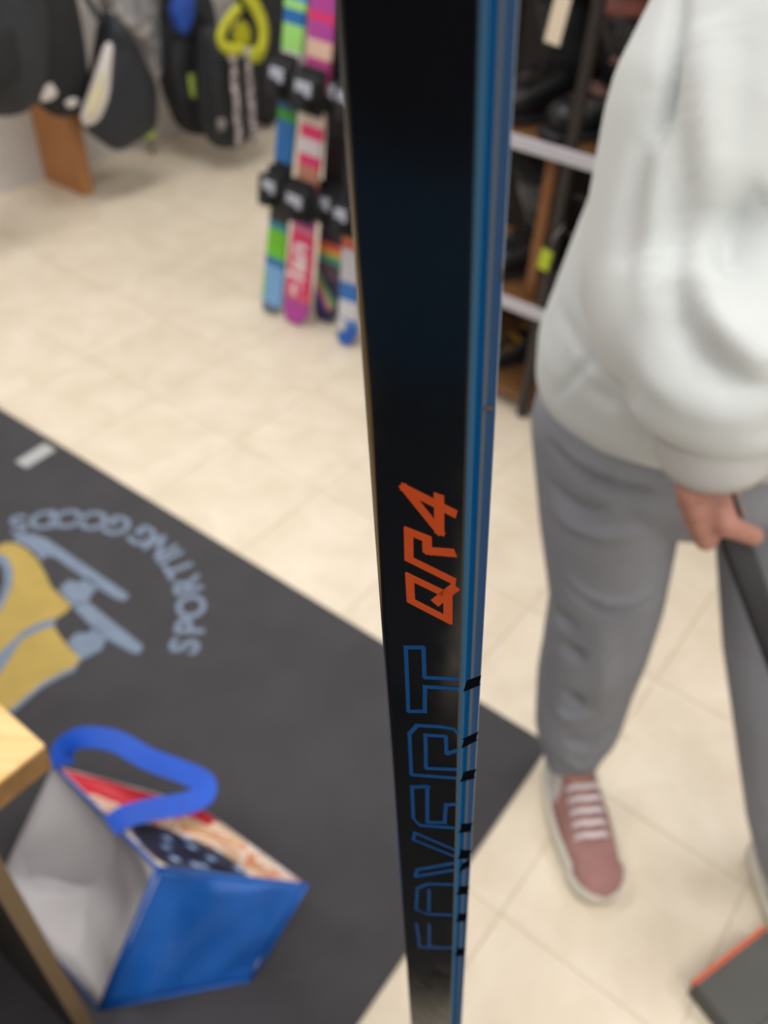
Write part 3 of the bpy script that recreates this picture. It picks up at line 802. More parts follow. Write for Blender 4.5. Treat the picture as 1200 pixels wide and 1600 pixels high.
o = fuse('sweatshirt', bm, M_sweat, person, 0.0065, 10, SWF)
# hem band and cuff
M_rib = mat('sweatshirt_rib', (198, 200, 202), 0.9, 0.02, 8)
bm = bmesh.new()
cf0, cf1 = at_y(1120, 632, 0.678), at_y(1116, 718, 0.674)
cu, cv = frame_of(cf1 - cf0)
loft(bm, [(cf0, cu * 0.056, cv * 0.052), (cf0.lerp(cf1, 0.3), cu * 0.063, cv * 0.058), (cf0.lerp(cf1, 0.8), cu * 0.061, cv * 0.056), (cf1, cu * 0.056, cv * 0.051), (cf1 - (cf1 - cf0) * 0.1, cu * 0.046, cv * 0.042)], True, 32)
o = finish('cuff', bm, M_rib, person, True); o['label'] = 'white ribbed cuff'
# trousers: hips and two legs as one surface, knee folds fused in
bm = bmesh.new()
loft(bm, [(V((0.41, 0.925, 0.86)), ex * 0.18, ey * 0.125), (V((0.41, 0.92, 0.79)), ex * 0.205, ey * 0.135), (V((0.41, 0.92, 0.72)), ex * 0.20, ey * 0.135), (V((0.42, 0.92, 0.66)), ex * 0.15, ey * 0.11)], True, 32, 2.2)
def leg(h, k, a, rr):
    h2 = h.lerp(k, 0.5); a2 = k.lerp(a, 0.5)
    chain(bm, [h, h2, k, k.lerp(a, 0.28), a2 + V((0, 0.01, 0)), k.lerp(a, 0.8), a + V((0, -0.008, 0.002))], rr, 22)
leg(hipL + V((-0.012, 0, -0.02)), kneeL, ankL, [0.105, 0.098, 0.086, 0.084, 0.082, 0.074, 0.052])
leg(hipR + V((0.012, 0, -0.02)), kneeR, ankR, [0.105, 0.094, 0.080, 0.077, 0.074, 0.072, 0.064])
TRF = [([(880, 892), (920, 928), (975, 940), (1034, 916)], 0.0126, 0.006), ([(882, 908), (920, 944), (975, 956), (1032, 934)], -0.0108, 0.008),
       ([(858, 790), (900, 822), (965, 836), (1036, 815)], 0.0108, 0.010), ([(855, 750), (895, 790), (950, 800)], -0.0108, 0.010),
       ([(858, 690), (900, 735), (960, 762), (1030, 775)], -0.0144, 0.009), ([(856, 672), (900, 712), (960, 742), (1030, 757)], 0.0090, 0.008),
       ([(868, 958), (884, 972), (900, 980)], -0.0216, 0.012), ([(875, 1008), (895, 1022), (915, 1030)], -0.0216, 0.012), ([(880, 1085), (898, 1094), (912, 1100)], -0.0216, 0.012),
       ([(866, 1100), (890, 1118), (925, 1110)], 0.0144, 0.010), ([(880, 1150), (920, 1165), (965, 1130)], -0.0144, 0.012), ([(940, 960), (945, 1050), (935, 1120)], 0.0108, 0.02), ([(880, 1180), (905, 1196), (940, 1185)], 0.0108, 0.008)]
fuse('trousers', bm, M_pant, person, 0.006, 8, TRF)
# sneakers
def sneaker(name, ank, toe, parent):
    d = (toe - ank); d.z = 0; L = 0.275; d = d.normalized(); s = V((-d.y, d.x, 0))
    heel = V((toe.x, toe.y, 0)) - d * L
    sh = empty(name, heel + d * L / 2)
    sh.parent = parent; sh.matrix_parent_inverse = parent.matrix_world.inverted()
    P = lambda t, w, z: heel + d * (t * L) + s * w + ZUP * z
    def outline(t):
        w = 0.030 + 0.020 * math.sin(math.pi * min(max((t - 0.05) / 0.9, 0), 1)) ** 0.8
        if t < 0.10: w *= math.sqrt(max(0.0, 1 - ((0.10 - t) / 0.115) ** 2))
        if t > 0.78: w = 0.0485 * math.sqrt(max(0.0, 1 - ((t - 0.78) / 0.2225) ** 2))
        return max(w, 0.004)
    bm = bmesh.new(); prev = None
    ts = [0.0, 0.015, 0.04, 0.08, 0.15, 0.25, 0.35, 0.45, 0.55, 0.65, 0.72, 0.78, 0.84, 0.9, 0.94, 0.97, 0.99, 1.0]
    for t in ts:
        w = outline(t) + 0.004
        vs = [bm.verts.new(P(t, x * w, z)) for x, z in ((-1, 0.003), (1, 0.003), (1.03, 0.018), (0.98, 0.034), (-0.98, 0.034), (-1.03, 0.018))]
        if prev:
            for q in range(6): bm.faces.new((prev[q], prev[(q + 1) % 6], vs[(q + 1) % 6], vs[q]))
        else: bm.faces.new(list(reversed(vs)))
        prev = vs
    bm.faces.new(prev)
    o = finish('sole', bm, M_sole, sh, True)
    bm = bmesh.new(); prev = None; N_ = 14
    for t in ts:
        w = outline(t) - 0.001
        top_ = 0.105 - 0.02 * max(0, t - 0.1) if t < 0.32 else (0.101 - (t - 0.32) * 0.118 if t < 0.74 else 0.0515 - 0.0175 * ((t - 0.74) / 0.26) ** 2.6)
        if t < 0.02: top_ = 0.09
        vs = []
        for k in range(N_):
            th = math.pi * k / (N_ - 1)
            cx = math.cos(th)
            vs.append(bm.verts.new(P(t, w * math.copysign(abs(cx) ** 0.75, cx) * (1 - 0.28 * math.sin(th) * (1 if t < 0.7 else 0.3)), 0.03 + (top_ - 0.03) * max(math.sin(th), 0.0) ** 0.8)))
        if prev:
            for q in range(N_ - 1): bm.faces.new((prev[q], prev[q + 1], vs[q + 1], vs[q]))
            bm.faces.new((prev[-1], prev[0], vs[0], vs[-1]))
        else: bm.faces.new(list(reversed(vs)))
        prev = vs
    bm.faces.new(prev)
    finish('upper', bm, M_shoe, sh, True)
    bm = bmesh.new()      # pale heel counter panel along the outer side
    for sx in (-1, 1):
        soft_slab(bm, [P(0.04, sx * 0.034, 0.035), P(0.30, sx * 0.0455, 0.035), P(0.42, sx * 0.046, 0.04), P(0.36, sx * 0.034, 0.075), P(0.2, sx * 0.030, 0.095), P(0.05, sx * 0.026, 0.09)], s, 0.006, 24, 1)
    o = finish('heel_panel', bm, mat('shoe_panel_pale', (200, 196, 192), 0.8), sh, True); o['label'] = 'pale side panels'
    for k in range(5):
        t = 0.40 + k * 0.066
        zt_ = 0.101 - (t - 0.32) * 0.118 + 0.004
        bm = bmesh.new()
        pts = [P(t - 0.012, -0.029, zt_ - 0.012), P(t, -0.016, zt_ + 0.002), P(t + 0.008, 0.0, zt_ + 0.004), P(t, 0.016, zt_ + 0.002), P(t - 0.012, 0.029, zt_ - 0.012)]
        ribbon(bm, catmull(pts, 4), d, 0.0048, 0.0016)
        finish('lace', bm, M_lace, sh, True)
    return sh
toeL = at_z(940, 1416, 0.0)
sneaker('sneaker', ankL, toeL, person)
sneaker('sneaker', ankR, ankR + V((0.03, -0.2, -0.09)), person)

# ------------------------------------------------------------------ unseen blue and maroon panel behind the camera, added for the stick's reflections
pd_ = V((-0.82, -0.57, 0)).normalized(); ps_ = V((-pd_.y, pd_.x, 0)); pc = V((0.06, 0.2, 0)) + pd_ * 1.6
pt_ = empty('reflection_panel', pc); tag(pt_, 'added unseen blue and dark maroon panel for the reflection in the glossy stick', 'reflection_panel')
bm = bmesh.new(); box(bm, pc + ZUP * 0.335, 1.9, 0.03, 0.57, (ps_, pd_, ZUP), 0.004)
finish('screen', bm, mat('reflection_blue', (66, 122, 172), 0.85, 0.06, 8), pt_)
bm = bmesh.new(); box(bm, pc + ZUP * 1.265, 1.9, 0.03, 1.29, (ps_, pd_, ZUP), 0.004)
finish('screen', bm, mat('reflection_maroon', (44, 20, 24), 0.85, 0.06, 8), pt_)
for sg in (-1, 1):
    bm = bmesh.new(); box(bm, pc + ps_ * (0.97 * sg) + ZUP * 0.965, 0.04, 0.05, 1.91, (ps_, pd_, ZUP), 0.004); finish('post', bm, M_lampw, pt_)
    bm = bmesh.new(); box(bm, pc + ps_ * (0.97 * sg) + ZUP * 0.02, 0.05, 0.42, 0.03, (ps_, pd_, ZUP), 0.006); finish('foot', bm, M_lampw, pt_)

# unseen black padded seat below the frame, added to darken the stick's lower reflection
sc_ = V((-0.160, 0.010, 0)); sax = (pd_, ps_, ZUP)
so_ = empty('reflection_stool', sc_); tag(so_, 'added unseen black padded seat that darkens the reflection in the lower stick face', 'reflection_stool')
M_stl = mat('reflection_black', (22, 22, 24), 0.8)
bm = bmesh.new(); box(bm, sc_ + ZUP * 0.425, 0.33, 0.26, 0.05, sax, 0.018, 3); finish('seat', bm, M_stl, so_, True)
for sa in (-1, 1):
    for sb_ in (-1, 1):
        bm = bmesh.new(); p_ = sc_ + pd_ * (0.14 * sa) + ps_ * (0.105 * sb_); tube(bm, [p_ + ZUP * 0.0052, p_ + ZUP * 0.405], 0.012, 10); finish('leg', bm, M_steel if False else M_stl, so_, True)

# ------------------------------------------------------------------ shop fittings along the left wall
M_upr = wood_mat('upright_wood', (168, 112, 66), (186, 130, 80), (40, 40, 3))
ul = at_z(86, 272, 0); ua, ub = WA + 0.001, ul.dot(B)
bm = bmesh.new(); box(bm, W(WA + 0.13, 1.985, 1.0), 0.25, 0.05, 2.0, TAX, 0.003)
o = finish('wooden_upright', bm, M_upr); o.location += V((0, 0, 0))
tag(o, 'orange brown wooden upright panel standing against the white wall', 'upright panel')
M_bk = mat('bag_black', (27, 29, 33), 0.8, 0.15, 14, bump=0.3, bscale=60)
M_bk2 = mat('bag_charcoal', (40, 43, 48), 0.75, 0.15, 12, bump=0.3, bscale=50)
M_bk3 = mat('bag_blueblack', (30, 35, 44), 0.6, 0.15, 12, bump=0.2, bscale=40)
M_wht = mat('logo_white', (214, 208, 206), 0.7)
M_crm = mat('panel_cream', (212, 204, 168), 0.7, 0.05, 20)
M_lime = mat('lime_webbing', (190, 192, 40), 0.6, 0.08, 30)
M_ylg = mat('tag_limegreen', (176, 200, 90), 0.6)
M_steel = mat('steel_rail', (150, 150, 152), 0.35, metal=0.9)
def wpts(L, off): return [at_a(x, y, WA + off) for x, y in L]
def hung(name, label, cat, outline, off, thick, m_, extras=(), group=None, strap=True):
    pts = wpts(outline, off); top_ = max(pts, key=lambda p: p.z); low = min(p.z for p in pts)
    c_ = sum(pts, V()) / len(pts)
    e = empty(name, V((c_.x, c_.y, low))); tag(e, label, cat, group)
    bm = bmesh.new(); soft_slab(bm, pts, A, thick, 44, 1); finish('shell', bm, m_, e, True)
    for nm, L, o2, th, mm2, rd in extras:
        bm = bmesh.new(); soft_slab(bm, wpts(L, off + thick * 0.5 + o2), A, th, 28, rd); finish(nm, bm, mm2, e, True)
    if strap:
        c2 = c_.copy(); c2.z = top_.z
        back = A * (WA + 0.025 - c2.dot(A))
        bm = bmesh.new(); ribbon(bm, catmull([c2 - ZUP * 0.06, c2 + ZUP * 0.10 + back * 0.5, c2 + ZUP * 0.16 + back], 5), B, 0.014, 0.0015)
        finish('strap', bm, M_bk, e, True)
    return e
# goods rail on the wall
for zr in (0.98,):
    bm = bmesh.new(); tube(bm, [W(WA + 0.06, 0.9, zr), W(WA + 0.06, 3.4, zr)], 0.012, 10)
    o = finish('wall_rail', bm, M_steel, None, True); tag(o, 'steel rail along the white wall carrying the hanging bags', 'rail')
hung('sports_bag', 'large black padded bag at the far left top corner', 'bag', [(-90, -120), (40, -110), (66, 40), (62, 140), (34, 176), (-10, 184), (-90, 150)], 0.53, 0.16, M_bk2, [('pocket', [(-60, 40), (20, 30), (34, 120), (-10, 150), (-60, 130)], -0.01, 0.05, M_bk, 2)])
hung('sports_bag', 'black padded bag with pale oval logo in front of wooden upright', 'bag', [(26, -110), (92, -100), (122, 60), (132, 140), (120, 178), (92, 186), (60, 168), (38, 60)], 0.335, 0.14, M_bk, [('logo', [(62, 160), (68, 140), (80, 124), (96, 128), (96, 140), (82, 156)], -0.012, 0.012, M_wht, 2), ('logo', [(100, 160), (112, 152), (122, 154), (122, 164), (108, 170)], -0.008, 0.010, M_wht, 2)])
hung('backpack', 'dark angular backpack with cream and white side panel', 'backpack', [(168, 10), (205, 60), (238, 130), (238, 200), (180, 238), (138, 208), (128, 186), (150, 120), (160, 50)], 0.395, 0.13, M_bk3, [('side_panel', [(166, 64), (176, 62), (172, 110), (168, 170), (150, 192), (132, 200), (124, 188), (142, 140), (158, 90)], -0.02, 0.03, M_wht, 1), ('panel_inlay', [(162, 108), (160, 150), (150, 178), (134, 186), (140, 150)], -0.002, 0.014, M_crm, 1), ('flap', [(176, 40), (206, 70), (232, 130), (230, 176), (196, 160), (184, 110)], -0.016, 0.03, M_bk, 2)])
M_sil = mat('silver_film', (176, 176, 180), 0.25, 0.25, 18, metal=0.55, bump=0.9, bscale=26)
hung('wrapped_package', 'crinkled silver plastic wrapped package above dark angular backpack', 'package', [(148, -40), (244, -40), (250, 30), (256, 100), (244, 134), (232, 118), (226, 70), (196, 44), (160, 20)], 0.23, 0.09, M_sil, [('label_sheet', [(172, 16), (198, 8), (202, 18), (178, 30)], -0.012, 0.008, M_wht, 1)])
hung('backpack', 'black backpack with small lime tag hanging below the blue pouch', 'backpack', [(256, -20), (322, -20), (332, 60), (332, 150), (318, 214), (284, 206), (262, 150), (252, 60)], 0.28, 0.14, M_bk, [('pocket', [(270, 60), (318, 60), (322, 130), (310, 168), (280, 160), (268, 110)], -0.012, 0.04, M_bk2, 2), ('lime_tag', [(294, 116), (306, 114), (312, 132), (310, 154), (300, 154), (296, 136)], 0.01, 0.012, M_ylg, 1)])
hung('pouch', 'small bright blue pouch hanging in front of the black backpacks', 'pouch', [(274, -20), (300, -20), (298, 30), (288, 56), (276, 50), (268, 20)], 0.42, 0.06, mat('pouch_blue', (24, 70, 160), 0.6, 0.1, 20))
hung('backpack', 'charcoal backpack hanging low beneath the lime strap', 'backpack', [(318, 40), (372, 40), (388, 110), (390, 200), (372, 230), (336, 232), (322, 200), (316, 110)], 0.45, 0.15, M_bk2, [('pocket', [(328, 100), (370, 96), (376, 170), (366, 205), (334, 206), (328, 160)], -0.015, 0.05, M_bk, 2), ('patch', [(338, 186), (352, 184), (354, 200), (342, 206)], 0.012, 0.008, mat('patch_grey', (130, 128, 130), 0.7), 2)])
hung('sports_bag', 'black bag hanging behind the lime strap, left of the skis', 'bag', [(376, -40), (440, -40), (446, 60), (440, 150), (420, 200), (396, 190), (384, 120)], 0.22, 0.14, M_bk, [('logo', [(408, 76), (418, 74), (420, 96), (410, 98)], -0.008, 0.01, mat('logo_pinkgrey', (170, 150, 155), 0.7), 1)])
# lime webbing coil
ls = empty('lime_strap', at_a(375, 60, WA + 0.42)); tag(ls, 'lime yellow webbing sling looped over the charcoal backpack', 'strap')
ep = [(372, -30), (392, 0), (408, 30), (412, 60), (404, 86), (392, 82)]
bm = bmesh.new(); ribbon(bm, catmull(wpts(ep, 0.60), 5), lambda i, t: t.cross(A), 0.026, 0.003); finish('band', bm, M_lime, ls, True)
bm = bmesh.new(); ribbon(bm, catmull(wpts([(376, 10), (358, 30), (344, 58), (356, 76), (380, 76)], 0.585), 5), lambda i, t: t.cross(A), 0.020, 0.003); finish('band', bm, M_lime, ls, True)
bm = bmesh.new(); soft_slab(bm, wpts([(368, 34), (382, 30), (392, 50), (388, 76), (368, 78), (362, 56)], 0.56), A, 0.03, 24, 1); finish('pad', bm, mat('lime_pad', (168, 166, 14), 0.7), ls, True)
# speckled webbing straps
M_spk = mat('speckled_webbing', (60, 58, 62), 0.7, scale=60, col2=(206, 196, 200))
for k, (p0, p1, lab) in enumerate((((364, 92), (374, 228), 'speckled white webbing strap on charcoal backpack, nearer the wall upright'), ((386, 86), (398, 226), 'speckled white webbing strap on charcoal backpack, nearer the skis'))):
    e = empty('webbing_strap', at_a(*p1, WA + 0.48)); tag(e, lab, 'strap', 'speckled straps')
    a0, a1 = at_a(*p0, WA + 0.565), at_a(*p1, WA + 0.565)
    bm = bmesh.new(); ribbon(bm, [a0.lerp(a1, t / 10) + A * (0.004 * math.sin(t * 1.7)) for t in range(11)], B, 0.0155, 0.003); finish('webbing', bm, M_spk, e, True)
    bm = bmesh.new(); box(bm, a0 + ZUP * 0.012, 0.016, 0.042, 0.03, TAX, 0.004); finish('buckle', bm, M_wht, e, True)
# ski pole
pt = at_z(240, 243, 0.002)
ptop = pt + ZUP * 1.1 - A * (pt.dot(A) - WA - 0.03)
pole = empty('ski_pole', pt); tag(pole, 'thin grey ski pole with lime basket leaning behind the dark angular backpack', 'ski pole')
bm = bmesh.new(); tube(bm, [pt, pt.lerp(ptop, 0.5), ptop], [0.004, 0.007, 0.008], 10); finish('pole_shaft', bm, M_steel, pole, True)
pb = pt.lerp(ptop, 0.08); pd = (ptop - pt).normalized(); pu, pv = frame_of(pd)
bm = bmesh.new(); loft(bm, [(pb - pd * 0.01, pu * 0.03, pv * 0.03), (pb, pu * 0.033, pv * 0.033), (pb + pd * 0.02, pu * 0.014, pv * 0.014)], True, 18); finish('basket', bm, M_ylg, pole, True)
pb2 = pt.lerp(ptop, 0.13)
bm = bmesh.new(); loft(bm, [(pb2 - pd * 0.02, pu * 0.018, pv * 0.018), (pb2 + pd * 0.03, pu * 0.016, pv * 0.016)], True, 14); finish('sleeve_tag', bm, mat('lime_bright', (150, 196, 40), 0.6), pole, True)
bm = bmesh.new(); loft(bm, [(ptop - pd * 0.1, pu * 0.016, pv * 0.016), (ptop, pu * 0.019, pv * 0.019)], True, 14); finish('grip', bm, M_bk, pole, True)

# ------------------------------------------------------------------ boot rack and skis
RB = W(0, 0).dot(B) + at_z(812, 652, 0).dot(B)         # b of the rack front
RA = at_z(812, 652, 0).dot(A)
M_rack = mat('rack_dark_steel', (62, 58, 56), 0.5, metal=0.4)
M_shelf = mat('shelf_edge_grey', (196, 194, 204), 0.45, 0.03, 20)
M_board = wood_mat('shelf_wood', (120, 84, 52), (140, 100, 64))
rack = empty('boot_rack', W(RA + 0.35, RB + 0.2, 0))
tag(rack, 'dark steel boot rack with white edged shelves behind the person', 'rack')
a0, a1 = RA - 0.42, RA + 1.25
for aa in (a0, RA + 0.0, RA + 0.12, a1):
    for bb in (RB + 0.01, RB + 0.40):
        bm = bmesh.new(); box(bm, W(aa, bb, 0.70), 0.024, 0.024, 1.4, TAX, 0.003); finish('post', bm, M_rack, rack)
for zs in (0.06, 0.335, 0.735, 1.15):
    bm = bmesh.new(); box(bm, W((a0 + a1) / 2, RB + 0.205, zs - 0.01), a1 - a0, 0.38, 0.016, TAX); o = finish('shelf', bm, M_board, rack)
    if zs > 0.1:
        bm = bmesh.new(); box(bm, W((a0 + a1) / 2, RB - 0.006, zs - 0.004), a1 - a0, 0.012, 0.030, TAX, 0.002); e2 = finish('shelf_edge', bm, M_shelf, rack)
M_brn = wood_mat('back_board', (124, 80, 46), (146, 96, 56))
bm = bmesh.new(); box(bm, W((a0 + a1) / 2, RB + 0.42, 0.7), a1 - a0, 0.012, 1.36, TAX); finish('back_board', bm, mat('rack_back', (44, 38, 36), 0.8, 0.2, 8), rack)
bm = bmesh.new(); box(bm, W(at_b(853, 320, RB + 0.05).dot(A), RB + 0.05, 0.53), 0.028, 0.02, 0.38, TAX); finish('wooden_brace', bm, M_brn, rack)
for k, zz in enumerate((0.45, 0.55, 0.64)):
    bm = bmesh.new(); tube(bm, [W(RA, RB + 0.02, zz), W(RA + 0.12, RB + 0.02, zz)], 0.005, 8); finish('rung', bm, M_rack, rack, True)

M_bootA = mat('boot_shell_black', (30, 31, 34), 0.35, 0.1, 14)
M_bootB = mat('boot_shell_grey', (70, 74, 78), 0.4, 0.1, 14)
M_buck = mat('buckle_pink', (190, 150, 145), 0.4, metal=0.3)
M_strapb = mat('power_strap_rose', (150, 96, 90), 0.7, 0.08, 20)
def ski_boot(label, base, heading, shell, cuffm, buck, strap, s=1.0, roll=0.0):
    """alpine boot: sole, lower shell, hinged cuff, liner, buckles, power strap"""
    e = empty('ski_boot', base); tag(e, label, 'boot', 'boots on the rack')
    d = heading.normalized(); sd = V((-d.y, d.x, 0))
    P = lambda t, w, z: base + d * ((t - 0.5) * 0.29 * s) + sd * (w * s) + ZUP * (z * s)
    bm = bmesh.new(); loft(bm, [(P(0.0, 0, 0.012), sd * 0.032 * s, ZUP * 0.011 * s), (P(0.1, 0, 0.012), sd * 0.036 * s, ZUP * 0.011 * s), (P(0.55, 0, 0.012), sd * 0.038 * s, ZUP * 0.011 * s), (P(0.8, 0, 0.012), sd * 0.044 * s, ZUP * 0.011 * s), (P(1.0, 0, 0.014), sd * 0.032 * s, ZUP * 0.010 * s)], True, 18, 4)
    finish('sole', bm, M_bk2, e, True)
    bm = bmesh.new(); loft(bm, [(P(0.03, 0, 0.06), sd * 0.025 * s, ZUP * 0.035 * s), (P(0.10, 0, 0.075), sd * 0.042 * s, ZUP * 0.055 * s), (P(0.3, 0, 0.085), sd * 0.046 * s, ZUP * 0.068 * s), (P(0.5, 0, 0.072), sd * 0.046 * s, ZUP * 0.055 * s), (P(0.72, 0, 0.057), sd * 0.050 * s, ZUP * 0.042 * s), (P(0.88, 0, 0.05), sd * 0.044 * s, ZUP * 0.034 * s), (P(0.96, 0, 0.044), sd * 0.028 * s, ZUP * 0.024 * s)], True, 22, 2.5)
    finish('shell', bm, shell, e, True)
    ln = d * 0.055 * s
    bm = bmesh.new(); loft(bm, [(P(0.27, 0, 0.10), d * 0.064 * s, sd * 0.047 * s), (P(0.27, 0, 0.16) + ln * 0.4, d * 0.062 * s, sd * 0.047 * s), (P(0.27, 0, 0.22) + ln * 0.8, d * 0.066 * s, sd * 0.050 * s), (P(0.25, 0, 0.28) + ln * 1.2, d * 0.070 * s, sd * 0.053 * s)], True, 22, 2.4)
    finish('cuff', bm, cuffm, e, True)
    bm = bmesh.new(); loft(bm, [(P(0.26, 0, 0.27) + ln * 1.2, d * 0.058 * s, sd * 0.044 * s), (P(0.26, 0, 0.315) + ln * 1.4, d * 0.062 * s, sd * 0.047 * s)], True, 20, 2.2)
    finish('liner', bm, M_bk2, e, True)
    for t, z, on in ((0.62, 0.112, 0), (0.74, 0.088, 0), (0.50, 0.175, 1), (0.53, 0.235, 1)):
        q = P(t, 0, z) + (ln * 0.15 if on else V((0, 0, 0)))
        bm = bmesh.new(); box(bm, q + sd * 0.014 * s, 0.020 * s, 0.05 * s, 0.012 * s, (d, sd, ZUP), 0.003); finish('buckle', bm, buck, e, True)
    bm = bmesh.new(); c1, c2 = P(0.25, 0, 0.262) + ln * 1.1, P(0.25, 0, 0.298) + ln * 1.28
    loft(bm, [(c1, d * 0.073 * s, sd * 0.056 * s), (c2, d * 0.0745 * s, sd * 0.057 * s)], True, 22, 2.4); finish('power_strap', bm, strap, e, True)
    return e
H1 = (-B * 0.86 - A * 0.5)
M_red = mat('boot_red', (196, 40, 44), 0.4)
M_pur = mat('boot_purple', (110, 84, 112), 0.5, 0.1, 16)
M_whb = mat('boot_white', (206, 202, 206), 0.4)
zt1, zt2, zt3 = 0.7335, 0.3335, 0.0585
ski_boot('black ski boot with rose strap and pink buckles on the upper shelf', W(RA - 0.015, RB + 0.16, zt1), H1, M_bootA, M_bootA, M_buck, M_strapb)
ski_boot('black ski boot on the upper shelf, half hidden by the upright stick', W(RA - 0.17, RB + 0.17, zt1), H1, M_bootA, M_bk2, M_rack, M_bk)
ski_boot('red and white ski boot on the upper shelf beside the white sleeve', W(RA + 0.125, RB + 0.20, zt1), H1, M_bootB, M_red, M_whb, M_red)
ski_boot('dark grey ski boot on the middle shelf next to the upright stick', W(RA - 0.15, RB + 0.17, zt2), H1, M_bootA, M_bootB, M_rack, M_bk)
ski_boot('purple and black ski boot on the middle shelf behind the lime tag', W(RA + 0.03, RB + 0.20, zt2), H1, M_pur, M_bootA, M_whb, M_bk, 0.75)
ski_boot('black ski boot on the bottom shelf under the white shelf edge', W(RA - 0.12, RB + 0.17, zt3), H1, M_bootA, M_bootA, mat('buckle_gold', (190, 146, 50), 0.4, metal=0.3), M_bk, 0.78)
ski_boot('black ski boot on the bottom shelf close behind the grey trousers', W(RA + 0.05, RB + 0.20, zt3), H1, M_bootA, M_bootA, M_rack, M_bk, 0.78)
# price tags
def hang_tag(label, c_, w_, h_, m_, lean=0.12):
    u1 = (A * 0.95 - B * 0.3).normalized(); up_ = (ZUP + A * lean).normalized(); nn = u1.cross(up_).normalized()
    e = empty('price_tag', c_ - up_ * h_ / 2); tag(e, label, 'price tag')
    bm = bmesh.new(); box(bm, c_, w_, h_, 0.0012, (u1, up_, nn), 0.0004); finish('card', bm, m_, e)
    bm = bmesh.new(); tube(bm, [c_ + up_ * (h_ / 2 - 0.004), c_ + up_ * (h_ / 2 + 0.03) - nn * 0.01, c_ + up_ * (h_ / 2 + 0.06) - nn * 0.03], 0.001, 6); finish('string', bm, M_whb, e, True)
hang_tag('cream paper price tag hanging from a ski boot strap on the upper shelf', at_b(871, 32, RB - 0.035), 0.046, 0.09, mat('tag_cream', (226, 212, 190), 0.7))
hang_tag('small lime green tag hanging at the middle shelf of the boot rack', at_b(851, 406, RB - 0.03), 0.036, 0.052, mat('tag_lime', (176, 196, 40), 0.6))

# skis leaning against the rack rail
bm = bmesh.new(); tube(bm, [W(RA - 1.05, RB + 0.16, 0.99), W(a0, RB + 0.16, 0.99)], 0.012, 10); finish('ski_rail', bm, M_rack, rack, True)
def ski(label, foot_px, top_px, width, bands, bind_z, thick=0.012, bcol=None, prints=()):
    ft = at_z(*foot_px, 0.0); bF = ft.dot(B)
    tp = at_b(*top_px, bF + 0.12)
    axis = (tp - ft).normalized(); L = 1.12
    wd_ = (A - axis * A.dot(axis)).normalized(); nn = wd_.cross(axis).normalized()
    if nn.dot(B) > 0: nn = -nn
    root = bpy.data.objects.new('ski', None); C.objects.link(root)
    mw = Matrix((nn.cross(axis) * -1 if False else axis.cross(nn), -nn, axis)).transposed().to_4x4(); mw.translation = ft + ZUP * 0.006
    root.matrix_world = mw
    tag(root, label, 'ski', 'children skis leaning on the rack')
    bm = bmesh.new(); prev = None; n = 30
    for k in range(n + 1):
        t = k / n; z = L * t
        w_ = width / 2 * (1.0 - 0.24 * math.sin(math.pi * min(max((t - 0.03) / 0.9, 0), 1)))
        if t < 0.05: w_ *= 0.55 + 0.45 * math.sqrt(1 - (1 - t / 0.05) ** 2)
        if t > 0.93: w_ *= math.sqrt(max(0.02, 1 - ((t - 0.93) / 0.071) ** 2))
        yb = -0.05 * max(0, (t - 0.9) / 0.1) ** 2 - 0.012 * max(0, (0.04 - t) / 0.04) ** 2
        vs = [bm.verts.new((x * w_, yb + y, z)) for x, y in ((-1, -thick / 2), (-0.9, -thick * 0.75), (0.9, -thick * 0.75), (1, -thick / 2), (1, thick / 2), (-1, thick / 2))]
        if prev:
            for q in range(6): bm.faces.new((prev[q], prev[(q + 1) % 6], vs[(q + 1) % 6], vs[q]))
        else: bm.faces.new(list(reversed(vs)))
        prev = vs
    bm.faces.new(prev)
    topm = ramp_mat('ski_topsheet', 'Z', (0, L, bands), 0.35)
    finish('ski_body', bm, topm, root, False, world=False)
    # binding: heel piece, toe piece, brake arms
    bc = bcol or M_bk
    for zc, nm, hgt in ((bind_z, 'heel_binding', 0.055), (bind_z + 0.30, 'toe_binding', 0.05)):
        bm = bmesh.new()
        box(bm, (0, -thick - 0.008, zc), width * 0.85, 0.02, 0.12, None, 0.006)
        box(bm, (0, -thick - 0.028, zc + 0.01), width * 0.95, hgt, 0.06, None, 0.012)
        box(bm, (0, -thick - 0.045, zc - 0.02), width * 0.5, hgt, 0.05, None, 0.010)
        bo = finish(nm, bm, bc, root, False, world=False)
        bm = bmesh.new(); box(bm, (width * 0.12, -thick - 0.058, zc + 0.012), width * 0.55, 0.008, 0.034, None, 0.003); finish('release_lever', bm, mat('lever_grey', (176, 180, 196), 0.4), bo, False, world=False)
    for sx in (-1, 1):
        bm = bmesh.new(); tube(bm, [(sx * width * 0.52, -thick, bind_z + 0.03), (sx * width * 0.62, -thick - 0.01, bind_z - 0.02), (sx * width * 0.66, -thick + 0.02, bind_z - 0.06)], 0.006, 8)
        finish('brake_arm', bm, M_bk2, root, True, world=False)
    for nm, pts, col in prints:
        bm = bmesh.new(); plate(bm, [(x, -thick * 0.75 - 0.0012, z) for x, z in pts], 0.0008, (0, 1, 0))
        finish(nm, bm, mat('ski_print_' + '%d_%d_%d' % col, col, 0.4), root, False, world=False)
    return root
BLU, LBL, GRN, LGN, BLK, WHT, PNK, MAG, NAV = (28, 110, 180), (120, 172, 226), (110, 196, 60), (160, 224, 120), (34, 34, 40), (214, 206, 214), (220, 50, 112), (176, 66, 156), (54, 58, 84)
